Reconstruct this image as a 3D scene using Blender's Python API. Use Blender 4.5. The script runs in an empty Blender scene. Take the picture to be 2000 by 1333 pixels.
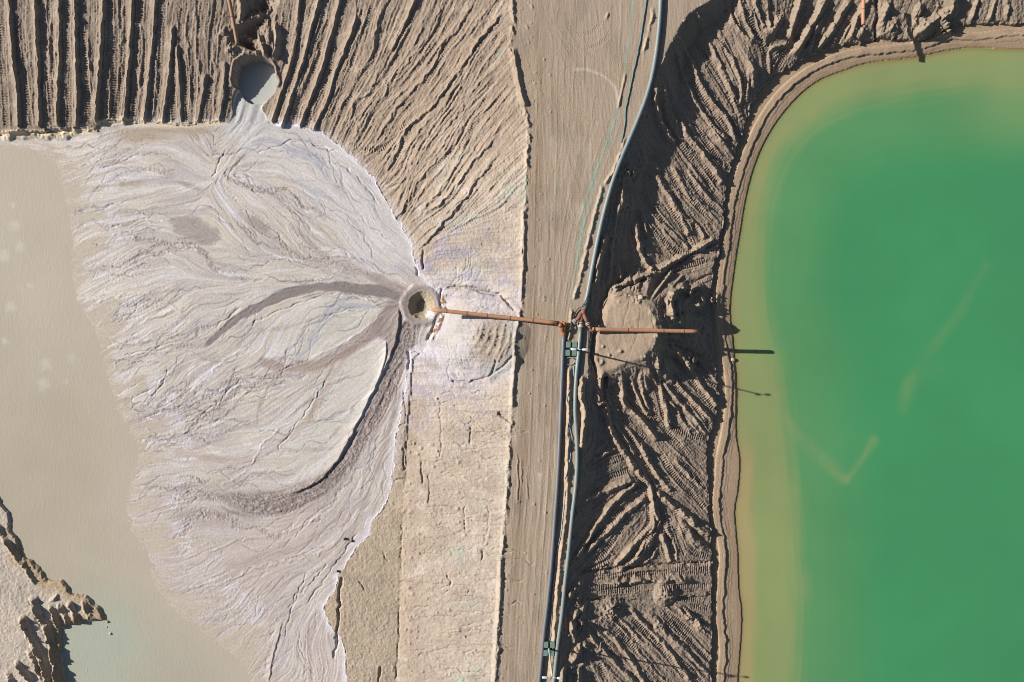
import bpy, bmesh, math, random
import numpy as np
from mathutils import Vector
random.seed(7)
rng = np.random.RandomState(11)

# ------------------------------------------------------------------ camera, sky, sun
S = 0.07                       # metres per traced unit at road level
HM = 108.9                     # camera height above the road (m)
CX, CY = 1000.0, 666.5
SUN_EL = math.radians(29.5)
SUN_AZ = math.radians(13.5)    # sun stands in the west, a little north
scene = bpy.context.scene
cam_d = bpy.data.cameras.new("camera")
cam_d.lens = 28.0
cam_d.sensor_width = 36.0
cam_d.clip_start = 1.0
cam_d.clip_end = 5000.0
cam = bpy.data.objects.new("camera", cam_d)
cam.location = (0, 0, HM)
scene.collection.objects.link(cam)
scene.camera = cam

to_sun = Vector((-math.cos(SUN_EL) * math.cos(SUN_AZ), math.cos(SUN_EL) * math.sin(SUN_AZ), math.sin(SUN_EL)))
sun_d = bpy.data.lights.new("sun", 'SUN')
sun_d.energy = 5.0
sun_d.angle = math.radians(0.5)
sun_d.color = (1.0, 0.955, 0.90)
sun = bpy.data.objects.new("sun", sun_d)
sun.rotation_euler = to_sun.to_track_quat('Z', 'Y').to_euler()
sun.location = (-80, 20, 60)
scene.collection.objects.link(sun)

world = bpy.data.worlds.new("World")
scene.world = world
world.use_nodes = True
wn = world.node_tree
bg = wn.nodes["Background"]
sky = wn.nodes.new("ShaderNodeTexSky")
sky.sky_type = 'NISHITA'
sky.sun_disc = False
sky.sun_elevation = SUN_EL
sky.sun_rotation = math.atan2(to_sun.x, to_sun.y)
wn.links.new(sky.outputs[0], bg.inputs[0])
bg.inputs[1].default_value = 0.05
scene.view_settings.view_transform = 'Standard'
scene.view_settings.look = 'None'
scene.view_settings.exposure = 0.66
scene.cycles.filter_width = 1.0
scene.view_settings.gamma = 1.0

# ------------------------------------------------------------------ grid
STEP = 1.2
def axis(a, b):
    core = np.arange(a, b, STEP)
    out, st = [], STEP
    p = 0.0
    while p < 9000:
        st *= 1.13
        p += st
        out.append(p)
    out = np.array(out)
    return np.concatenate([(a - out)[::-1], core, core[-1] + out]).astype(np.float32)
XS = axis(-66, 2068)
YS = axis(-46, 1380)
NX, NY = len(XS), len(YS)
X, Y = np.meshgrid(XS, YS)
F4 = np.float32

# coarse grid (every third line) for distance fields
def coarse_idx(n):
    i = np.arange(0, n, 3)
    return i if i[-1] == n - 1 else np.append(i, n - 1)
CIX, CIY = coarse_idx(NX), coarse_idx(NY)
XC, YC = np.meshgrid(XS[CIX], YS[CIY])

def up(A, ix=None, iy=None):
    ix = CIX if ix is None else ix
    iy = CIY if iy is None else iy
    def wts(idx, n):
        f = np.arange(n)
        k = np.clip(np.searchsorted(idx, f, side='right') - 1, 0, len(idx) - 2)
        t = (f - idx[k]) / (idx[k + 1] - idx[k])
        return k, t.astype(F4)
    k, t = wts(iy, NY)
    A = A[k] * (1 - t[:, None]) + A[k + 1] * t[:, None]
    k, t = wts(ix, NX)
    return (A[:, k] * (1 - t) + A[:, k + 1] * t).astype(F4)

TAB = rng.rand(16, 256, 256).astype(F4) * 2 - 1
def vn(x, y, seed=0):
    """smooth value noise in -1..1"""
    x = np.asarray(x, F4) + 37.3 * seed
    y = np.asarray(y, F4) + 11.7 * seed
    xi = np.floor(x); yi = np.floor(y)
    fx = x - xi; fy = y - yi
    xi = xi.astype(np.int32) & 255; yi = yi.astype(np.int32) & 255
    fx = fx * fx * (3 - 2 * fx); fy = fy * fy * (3 - 2 * fy)
    T = TAB[seed % 16]
    x1 = (xi + 1) & 255; y1 = (yi + 1) & 255
    a = T[yi, xi]; b = T[yi, x1]; c = T[y1, xi]; d = T[y1, x1]
    a = a + (b - a) * fx
    c = c + (d - c) * fx
    return a + (c - a) * fy
def fbm(x, y, o=4, seed=0, g=0.5):
    s = 0; a = 1.0; t = 0; f = 1.0
    for k in range(o):
        s = s + a * vn(x * f, y * f, seed + k)
        t += a; a *= g; f *= 2.03
    return s / t
def sst(a, b, v):
    t = np.clip((v - a) / (b - a), 0, 1)
    return t * t * (3 - 2 * t)

def smooth(P, step=6.0):
    P = np.asarray(P, float)
    if len(P) < 3:
        n = max(2, int(np.hypot(*(P[-1] - P[0])) / step) + 1)
        t = np.linspace(0, 1, n)[:, None]
        return P[0] * (1 - t) + P[-1] * t
    Q = np.vstack([2 * P[0] - P[1], P, 2 * P[-1] - P[-2]])
    out = []
    for i in range(1, len(Q) - 2):
        p0, p1, p2, p3 = Q[i - 1], Q[i], Q[i + 1], Q[i + 2]
        n = max(1, int(np.hypot(*(p2 - p1)) / step))
        t = (np.arange(n) / n)[:, None]
        out.append(0.5 * (2 * p1 + (p2 - p0) * t + (2 * p0 - 5 * p1 + 4 * p2 - p3) * t ** 2 + (3 * p1 - p0 - 3 * p2 + p3) * t ** 3))
    out.append(P[-1:])
    return np.vstack(out)

def W(P, z):
    """photo position + height -> position on the ground plan (plan units, y down)"""
    P = np.asarray(P, float).reshape(-1, 2)
    return np.array([CX, CY]) + (P - [CX, CY]) * ((HM - np.asarray(z, float).reshape(-1, 1)) / HM)

def pdist(x, y, P):
    best = np.full(x.shape, 1e18, F4)
    for (ax, ay), (bx, by) in zip(P[:-1], P[1:]):
        dx, dy = bx - ax, by - ay
        L = dx * dx + dy * dy + 1e-9
        t = np.clip(((x - ax) * dx + (y - ay) * dy) / L, 0, 1)
        d = (x - ax - t * dx) ** 2 + (y - ay - t * dy) ** 2
        np.minimum(best, d, out=best)
    return np.sqrt(best)
def inside(x, y, P):
    m = np.zeros(x.shape, bool)
    P = np.asarray(P)
    for (ax, ay), (bx, by) in zip(P, np.roll(P, -1, 0)):
        if ay == by: continue
        c = (ay > y) != (by > y)
        m ^= c & (x < (bx - ax) * (y - ay) / (by - ay) + ax)
    return m
def sdf_c(P, curve=None):
    """signed distance on the coarse grid, negative inside the closed outline P"""
    d = pdist(XC, YC, np.vstack([P, P[:1]]) if curve is None else curve)
    return np.where(inside(XC, YC, P), -d, d).astype(F4)

# ------------------------------------------------------------------ outlines traced from the photograph (x, y)
crestW = W(smooth([(-400,-60),(0,-25),(200,-35),(400,-60),(700,-95),(900,-90),(985,-30),(1003,30),(998,85),(1004,130),(1022,200),(1031,240),(1030,300),(1028,345),(1024,420),(1020,500),(1018,600),(1008,650),(1004,720),(1001,780),(998,830),(993,900),(988,1000),(980,1080),(976,1180),(969,1333),(960,1450)], 12), 0)
crestE = W(smooth([(2400,-200),(1900,-180),(1650,-170),(1500,-130),(1430,-60),(1400,-10),(1352,22),(1325,58),(1306,95),(1292,125),(1277,170),(1252,220),(1227,275),(1206,320),(1186,390),(1170,460),(1158,520),(1150,590),(1150,640),(1148,720),(1140,800),(1137,880),(1132,940),(1120,1030),(1108,1120),(1101,1200),(1092,1333),(1080,1450)], 12), 0)
toeE = W(smooth([(2400,40),(2000,45),(1900,46),(1850,54),(1830,66),(1790,80),(1740,76),(1700,80),(1650,87),(1590,103),(1545,130),(1505,152),(1472,200),(1452,250),(1434,305),(1418,355),(1410,440),(1403,480),(1390,540),(1386,590),(1391,640),(1397,720),(1401,760),(1394,830),(1386,850),(1380,920),(1385,1000),(1387,1070),(1391,1150),(1388,1220),(1386,1333),(1384,1450)], 12), -5.9)
berm = W(smooth([(2200,66),(2000,70),(1900,80),(1850,80),(1800,97),(1740,104),(1680,110),(1640,119),(1590,141),(1550,168),(1520,198),(1490,243),(1468,290),(1450,340),(1435,400),(1425,470),(1415,540),(1410,600),(1414,650),(1427,720),(1431,760),(1425,830),(1413,890),(1409,940),(1404,990),(1412,1040),(1418,1080),(1415,1130),(1412,1200),(1418,1270),(1412,1333),(1410,1420)], 12), -6.3)
shore = W(smooth([(2400,100),(2000,96),(1900,92),(1840,100),(1780,112),(1700,121),(1650,136),(1600,156),(1560,186),(1520,232),(1490,282),(1470,332),(1455,390),(1445,450),(1434,520),(1425,600),(1430,660),(1434,720),(1436,780),(1437,850),(1444,900),(1440,960),(1434,1000),(1440,1080),(1442,1150),(1448,1210),(1440,1333),(1436,1450)], 12), -6.55)
green_edge = W(smooth([(2400,165),(2000,170),(1900,168),(1800,178),(1700,198),(1620,228),(1560,272),(1520,335),(1500,400),(1493,470),(1492,560),(1502,640),(1520,720),(1533,800),(1546,900),(1552,1000),(1557,1100),(1562,1200),(1556,1333),(1550,1450)], 12), -6.6)
toeW = W(smooth([(-400,262),(0,259),(70,256),(150,252),(188,256),(200,240),(290,238),(340,243),(400,241),(440,238),(490,240),(526,239),(560,243),(600,249),(650,274),(690,310),(730,350),(760,402),(785,445),(803,480),(812,515),(832,548),(858,568),(864,600),(860,630),(845,662),(826,684),(800,690),(795,730),(788,780),(777,830),(769,890),(764,940),(752,990),(725,1020),(720,1048),(700,1060),(688,1085),(664,1115),(655,1150),(632,1190),(650,1230),(672,1260),(677,1333),(690,1450)], 10), -5.0)
toeW2 = W(smooth([(-400,262),(0,259),(190,256),(290,240),(400,241),(458,240),(526,240),(600,249),(650,274),(690,310),(730,350),(760,402),(785,445),(803,480),(812,515),(832,548),(864,600),(860,630),(826,684),(808,700),(802,760),(796,830),(792,900),(788,1000),(783,1100),(780,1200),(776,1333),(770,1450)], 12), -4.8)
fanW = W(smooth([(-60,262),(60,262),(130,300),(150,350),(168,440),(175,560),(215,640),(232,700),(258,790),(292,850),(300,900),(282,960),(278,1010),(312,1080),(342,1150),(400,1200),(440,1230),(500,1280),(522,1340),(530,1450)], 12), -5.75)
bankP = W(smooth([(-30,930),(6,985),(20,1000),(22,1035),(38,1055),(42,1085),(62,1095),(85,1115),(95,1135),(118,1132),(140,1155),(168,1165),(190,1185),(208,1205),(212,1218),(196,1216),(175,1214),(150,1222),(128,1222),(122,1240),(121,1262),(124,1300),(130,1345),(135,1460)], 8), -5.6)

FAR = 9500
road_poly = np.vstack([[[-FAR, crestW[0, 1]]], crestW, [[crestW[-1, 0], FAR], [crestE[-1, 0], FAR]], crestE[::-1], [[FAR, crestE[0, 1]], [FAR, -FAR], [-FAR, -FAR]]])
def left_poly(c):
    return np.vstack([[[-FAR, c[0, 1]]], c, [[c[-1, 0], FAR], [-FAR, FAR]]])
def right_poly(c):
    return np.vstack([[[FAR, c[0, 1]]], c, [[c[-1, 0], FAR], [FAR, FAR]]])
d_road = sdf_c(road_poly)
d_cW = pdist(XC, YC, crestW); d_cE = pdist(XC, YC, crestE)
s_tW = sdf_c(left_poly(toeW)); s_tW2 = sdf_c(left_poly(toeW2))
s_tE = sdf_c(right_poly(toeE)); s_be = sdf_c(right_poly(berm)); s_sh = sdf_c(right_poly(shore)); s_ge = sdf_c(right_poly(green_edge))
fan_poly = np.vstack([fanW, [[fanW[-1, 0], FAR], [FAR, FAR], [FAR, -FAR], [100, -FAR], [100, fanW[2, 1]]]])
s_fw = sdf_c(fan_poly)             # negative on the fan side
s_bk = sdf_c(np.vstack([[[-FAR, bankP[0, 1]]], bankP, [[bankP[-1, 0], FAR], [-FAR, FAR]]]))

n_c = lambda sc, seed, o=3: fbm(XC / sc, YC / sc, o, seed)
# heights on the coarse grid -------------------------------------------------
west = XC < np.interp(YC, [-60, 100, 400, 600, 800, 1100, 1400], [1120, 1120, 1100, 1085, 1060, 1030, 1000])
# west slope
t = np.clip(s_tW2 / np.maximum(s_tW2 + np.abs(d_cW), 1), 0, 1)
t = t + 0.10 * n_c(120, 3) * t * (1 - t) * 4
zb0 = -5.0 + .25 * sst(880, 1000, YC)
z_west = zb0 - zb0 * (t ** 0.93)
bench = np.clip(s_tW / np.maximum(s_tW + np.abs(s_tW2), 1), 0, 1)
z_west = np.where(s_tW2 < 0, -5.0 + 0.25 * bench + 0.05 * n_c(40, 4) * bench * (1 - bench) * 4, z_west)
# east slope: steep under the crest, gentler lower down
t = np.clip(d_cE / np.maximum(d_cE + np.abs(s_tE), 1), 0, 1)
brk = 0.17 - .05 * sst(680, 800, YC) + 0.09 * (1 - sst(560, 800, YC)) * sst(60, 200, YC) + 0.02 * n_c(60, 5)
low = np.where(t < brk, t / brk, 1)
drop = 0.40 - .10 * sst(680, 800, YC) + 0.08 * (1 - sst(560, 800, YC)) - 0.05 * sst(900, 1100, YC)
topright = sst(1400, 1500, XC) * (1 - sst(140, 260, YC))
drop = drop * (1 - topright) + 0.10 * topright
f = drop * low + (1 - drop) * np.clip((t - brk) / (1 - brk), 0, 1) ** 0.95
z_east = -5.55 * f + 0.35 * n_c(70, 6) * sst(0.2, 0.4, t) * (1 - sst(0.8, 1, t))
# bench and right pond bed
z_bench = -6.12 - 0.3 * np.clip(-s_tE / np.maximum(-s_tE + np.abs(s_sh), 1), 0, 1)
z_bed = -6.55 + s_sh * 0.012
z_bed = np.maximum(z_bed, -9)
# fan
rc = np.hypot(XC - 815, (YC - 640) * 0.9)
tf = np.clip(-s_tW / np.maximum(-s_tW - np.minimum(s_fw, 0), 1), 0, 1)
z_fan = -5.05 - 0.62 * tf ** 0.8
z_fan = np.where(s_fw > 0, -5.67 - np.minimum(s_fw * 0.0022, 0.8), z_fan)
z_bk = -5.3 + 0.25 * n_c(60, 8)
tb = sst(-10, 4, s_bk)
Zc = np.where(d_road < 0, 0.0, np.where(west, z_west, z_east))
Zc = np.where((s_tE < 0) & ~west, z_bench, Zc)
Zc = np.where((s_sh < 0) & ~west, z_bed, Zc)
Zc = np.where(s_tW < 0, z_fan, Zc).astype(F4)
ZB0 = Zc.copy()
def zlook(px, py):
    i = np.clip(np.searchsorted(XS[CIX], px), 0, len(CIX) - 1)
    j = np.clip(np.searchsorted(YS[CIY], py), 0, len(CIY) - 1)
    return ZB0[j, i]
def P(pts, step=4.0):
    """photo polyline -> smooth plan polyline lying on the base ground"""
    Q = smooth(pts, step)
    z = np.zeros(len(Q))
    for _ in range(6):
        q = W(Q, z)
        z = 0.5 * z + 0.5 * zlook(q[:, 0], q[:, 1])
    return W(Q, z)

sd = {k: up(v) for k, v in dict(road=d_road, cW=d_cW, cE=d_cE, tW=s_tW, tW2=s_tW2, tE=s_tE, be=s_be, sh=s_sh, ge=s_ge, fw=s_fw, bk=s_bk).items()}
Z = up(Zc)
westm = X < np.interp(Y, [-60, 100, 400, 600, 800, 1100, 1400], [1120, 1120, 1100, 1085, 1060, 1030, 1000])
# crisp toes, with ragged outlines
rag = 2.2 * vn(X / 9, Y / 9, 1) + 1.6 * vn(X / 4, Y / 4, 2)
M_road = sd['road'] + 0.8 * vn(X / 12, Y / 12, 3) < 0
sTE = sd['tE'] + rag * 1.3 + 2.5 * vn(X / 22, Y / 22, 4)
M_beach = (sTE < 0) & ~westm
sSH = sd['sh'] + 3 * vn(X / 25, Y / 25, 5)
sTW = sd['tW'] + rag * 1.2 + 2.5 * vn(X / 22, Y / 22, 4)
M_fan = sTW < 0
sBK = sd['bk'] + rag * 1.0 + 3 * vn(X / 16, Y / 16, 6)
M_east = ~M_beach & ~M_road & ~westm
M_west = ~M_fan & ~M_road & westm
lin_b = -6.12 - 0.30 * np.clip(-sd['tE'] / np.maximum(-sd['tE'] + np.abs(sd['sh']), 1), 0, 1)
Z = np.where(M_beach & (sd['sh'] > 0), lin_b, Z)
Z = np.where(~M_beach & (sd['tE'] < 0) & ~westm, -5.55, Z)
Z = np.where(M_east & (sd['tE'] > 0), np.maximum(Z, -5.6), Z)
Z = np.where(M_fan & (sd['tW'] > 0), np.minimum(Z, -5.05), Z)
Z = np.where(~M_fan & (sd['tW'] < 0), -4.95, Z)
del rag

# ------------------------------------------------------------------ strokes
RID = np.zeros_like(Z); GRV = np.zeros_like(Z); TRK = np.zeros_like(Z); ADD = np.zeros_like(Z)
def field(Q, w):
    x0, x1 = Q[:, 0].min() - w, Q[:, 0].max() + w
    y0, y1 = Q[:, 1].min() - w, Q[:, 1].max() + w
    i0, i1 = np.searchsorted(XS, x0), np.searchsorted(XS, x1)
    j0, j1 = np.searchsorted(YS, y0), np.searchsorted(YS, y1)
    if i1 <= i0 or j1 <= j0: return None
    D = np.full((j1 - j0, i1 - i0), 1e6, F4); SG = np.zeros_like(D); A = np.zeros_like(D)
    s = 0.0
    for (ax, ay), (bx, by) in zip(Q[:-1], Q[1:]):
        a0, a1 = np.searchsorted(XS, min(ax, bx) - w), np.searchsorted(XS, max(ax, bx) + w)
        b0, b1 = np.searchsorted(YS, min(ay, by) - w), np.searchsorted(YS, max(ay, by) + w)
        dx, dy = bx - ax, by - ay
        L = math.hypot(dx, dy) + 1e-9
        if a1 > a0 and b1 > b0:
            xx = XS[a0:a1][None, :] - ax; yy = YS[b0:b1][:, None] - ay
            t = np.clip((xx * dx + yy * dy) / (L * L), 0, 1)
            ex = xx - t * dx; ey = yy - t * dy
            d = np.sqrt(ex * ex + ey * ey)
            sl = (slice(b0 - j0, b1 - j0), slice(a0 - i0, a1 - i0))
            m = d < D[sl]
            D[sl] = np.where(m, d, D[sl])
            SG[sl] = np.where(m, dx * yy - dy * xx, SG[sl])
            A[sl] = np.where(m, s + t * L, A[sl])
        s += L
    return (slice(j0, j1), slice(i0, i1)), D, np.sign(SG), A, s
def ends(A, L, t0, t1):
    return sst(0, t0, A + 0.01) * sst(0, t1, L - A + 0.01)
SID = [0]
def ridge(pts, w=8, h=0.45, t0=14, t1=10, wig=1.5, plan=False, lay=None, rough=0.25, rnd=1.0, asym=1.0, wr=None):
    Q = np.asarray(pts, float) if plan else P(pts)
    fld = field(Q, w * 1.6 + 4)
    if fld is None: return
    sl, D, SG, A, L = fld
    SID[0] += 1
    k = SID[0]
    xx, yy = X[sl], Y[sl]
    d = D * SG + wig * vn(xx / 10, yy / 10, k)
    if wr is not None:       # windrow: gentle on the left, undercut on the right
        ww_ = wr * (1 + .5 * vn(xx / 7, yy / 7, k + 2))
        d = np.where(d > 0, d, -d * w / ww_)
    d = np.abs(d)
    hh = h * (1 + rough * vn(A / 14, A * 0 + k, k) + rough * 0.6 * vn(xx / 4, yy / 4, k + 1))
    v = hh * np.clip(1 - d / w, 0, 1) ** rnd * ends(A, L, t0, t1)
    lay = RID if lay is None else lay
    lay[sl] = np.maximum(lay[sl], v)
def groove(pts, w=3, h=0.25, t0=8, t1=8, wig=2.0):
    ridge(pts, w, h, t0, t1, wig, lay=GRV, rough=0.4)
def track(pts, hw=6.5, per=4.7, dep=0.05, amp=0.13, herring=0.0, plan=False, t0=6, t1=6, lipk=1.0):
    Q = np.asarray(pts, float) if plan else P(pts)
    fld = field(Q, hw + 4)
    if fld is None: return
    sl, D, SG, A, L = fld
    SID[0] += 1
    k = SID[0]
    xx, yy = X[sl], Y[sl]
    d = D + 0.8 * vn(xx / 7, yy / 7, k)
    m = sst(hw + 1.2, hw - 1.2, d) * ends(A, L, t0, t1)
    ph = (A + herring * D * 1.0) / per * 2 * math.pi
    fade = np.clip(0.75 + 0.6 * vn(xx / 26, yy / 26, k), 0.1, 1.2)
    v = -dep + amp * fade * (np.sin(ph + 1.2 * vn(xx / 9, yy / 9, k)) * 0.5 + 0.12 * vn(xx / 2, yy / 2, k))
    lip = 0.06 * lipk * np.exp(-((d - hw - 1.5) / 1.5) ** 2) * ends(A, L, t0, t1)
    TRK[sl] = TRK[sl] * (1 - m) + v * m + lip * fade
def scarp(pts, h=0.25, w=40, side=1, edge=1.2, t0=20, t1=20, wig=1.5):
    Q = P(pts)
    fld = field(Q, w * 1.6)
    if fld is None: return
    sl, D, SG, A, L = fld
    d = D * SG * side + wig * vn(X[sl] / 9, Y[sl] / 9, 7)
    v = h * sst(-edge, edge, d) * np.exp(-np.maximum(d, 0) / w * 2.2) * sst(w * 1.6, w, D) * ends(A, L, t0, t1)
    ADD[sl] += v
def mound(x, y, r, h, ry=None, lump=0.3, sq=1.0, seed=1):
    c = P([(x, y), (x + .1, y)])[0]
    ry = ry or r
    i0, i1 = np.searchsorted(XS, c[0] - r * 1.6), np.searchsorted(XS, c[0] + r * 1.6)
    j0, j1 = np.searchsorted(YS, c[1] - ry * 1.6), np.searchsorted(YS, c[1] + ry * 1.6)
    sl = (slice(j0, j1), slice(i0, i1))
    q = np.hypot((X[sl] - c[0]) / r, (Y[sl] - c[1]) / ry) + 0.18 * fbm(X[sl] / (r * .5), Y[sl] / (r * .5), 2, seed)
    v = h * np.clip(1 - q, 0, 1) ** sq * (1 + lump * fbm(X[sl] / 5, Y[sl] / 5, 2, seed + 3))
    ADD[sl] += v

# ---- north-west slope: windrows left between dozer passes
NW = [
 [(19,-30),(26,78),(31,130),(37,182),(39,252)], [(70,-30),(75,78),(78,156),(80,252)], [(118,-30),(118,104),(115,182),(115,250)],
 [(150,-30),(151,104),(154,182),(152,250)], [(206,-30),(200,91),(194,169),(189,244)], [(263,-30),(256,104),(249,182),(243,246)],
 [(308,-20),(299,91),(291,169),(282,240)], [(339,46),(335,117),(326,195),(318,243)], [(346,84),(352,156),(356,240)],
 [(404,140),(396,195),(387,242)], [(442,117),(438,182),(429,240)],
 [(590,-30),(580,66),(567,132),(545,198),(529,250)], [(634,-30),(611,50),(595,115),(574,181),(550,252)], [(672,-20),(661,20),(644,82),(631,132),(607,198),(585,252)],
 [(698,30),(677,92),(657,142),(640,198),(612,256)], [(820,-20),(786,60),(763,102)]]
for i, p in enumerate(NW):
    ridge(p, w=15, h=[.62,.6,.55,.66,.58,.6,.52,.5,.4,.5,.42,.5,.6,.55,.52,.5][i] * .92, t0=14, t1=4, wig=1.4, rough=.22, rnd=1.7, wr=3.0)
NWs = [[(763,102),(743,142),(720,185),(697,198),(674,262)], [(822,79),(796,122),(763,158),(750,188),(717,224),(695,262)],
 [(760,-10),(743,33),(733,66),(727,115),(704,142),(690,178)], [(930,-10),(902,46),(875,76),(859,99),(845,132),(812,172),(779,205),(756,244),(730,284),(695,306)],
 [(990,20),(961,50),(928,92),(905,129),(878,165),(839,214),(796,251),(776,297),(752,345)], [(945,80),(915,132),(882,185),(852,238),(816,297),(789,350),(755,366)],
 [(968,129),(945,155),(921,185),(895,224),(855,271)], [(948,198),(915,231),(888,280),(852,323)], [(975,260),(928,313),(895,356),(862,396),(816,424)],
 [(978,310),(941,340),(915,379),(888,412),(865,436),(845,460),(815,492)], [(921,251),(915,274),(875,350),(842,393),(812,426)], [(799,363),(793,396),(770,434)],
 [(716,208),(702,240),(686,262)],[(640,20),(622,90),(604,160)],[(700,-10),(690,60),(668,120)],[(870,-10),(850,40),(828,80),(806,110)],[(965,-10),(938,40),(905,80)]]
hs = [.34,.3,.22,.26,.42,.3,.3,.26,.34,.42,.34,.5,.3,.16,.2,.22,.2]
for p, h_ in zip(NWs, hs): ridge(p, w=9 + h_ * 5, h=h_ * .8, t0=40, t1=30, wig=3.0, rough=.4, rnd=1.3, wr=3.0)
for p in [[(191,0),(190,104),(182,229)], [(240,0),(241,78),(238,229)], [(275,40),(272,125),(276,203)], [(380,-10),(384,104),(392,156),(389,180)], [(56,60),(62,150),(66,250)], [(100,30),(98,120),(104,240)],
          [(165,20),(170,100),(186,180)], [(413,112),(408,150)], [(216,120),(214,235)], [(366,60),(372,150),(374,235)], [(303,100),(310,235)], [(420,60),(418,230)]]:
    ridge(p, w=4.5, h=.10, wig=2.5, rough=1.0)
NWt = [[(3,0),(6,110),(14,250)], [(38,20),(45,110),(52,180),(60,250)], [(85,40),(95,120),(105,248)], [(130,10),(133,100),(137,245)], [(163,40),(167,120),(174,240)],
 [(215,0),(213,110),(205,235)], [(243,0),(243,110),(230,230)], [(275,0),(270,110),(262,232)], [(320,0),(315,120),(305,234)], [(352,20),(362,130),(370,240)], [(388,-10),(392,60)],
 [(336,170),(342,240)], [(226,60),(222,235)], [(401,0),(400,60)], [(412,170),(408,238)], [(450,170),(446,215)], [(600,80),(575,160),(552,235)], [(640,40),(618,120),(590,235)], [(560,20),(548,120)],
 [(655,110),(632,180),(612,240)], [(700,80),(672,160),(640,240)], [(730,10),(705,90)], [(745,265),(790,245),(812,225)], [(690,285),(740,292),(780,270)], [(900,60),(860,120),(830,170)], [(770,130),(742,190)],
 [(620,-10),(600,60)], [(800,40),(770,90)], [(850,230),(820,300)], [(960,180),(925,240),(890,300)]]
for p in NWt: track(p, hw=6.0)
# hidden gully and plateau above the round pit
groove([(520,-40),(505,20),(490,60),(478,95)], w=34, h=1.5, t0=10, t1=8, wig=4)
ridge([(452,60),(478,42),(516,22)], w=10, h=.9); ridge([(498,52),(515,95),(520,120)], w=8, h=.8)
ridge([(540,40),(541,85),(536,122)], w=9, h=.8); ridge([(500,95),(510,118)], w=7, h=.7, t0=4, t1=4)
ridge([(470,-10),(474,30),(462,52)], w=9, h=.9)
mound(440, 70, 24, .5, lump=.9); mound(452, 100, 16, .5, lump=.9, seed=4)

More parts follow.
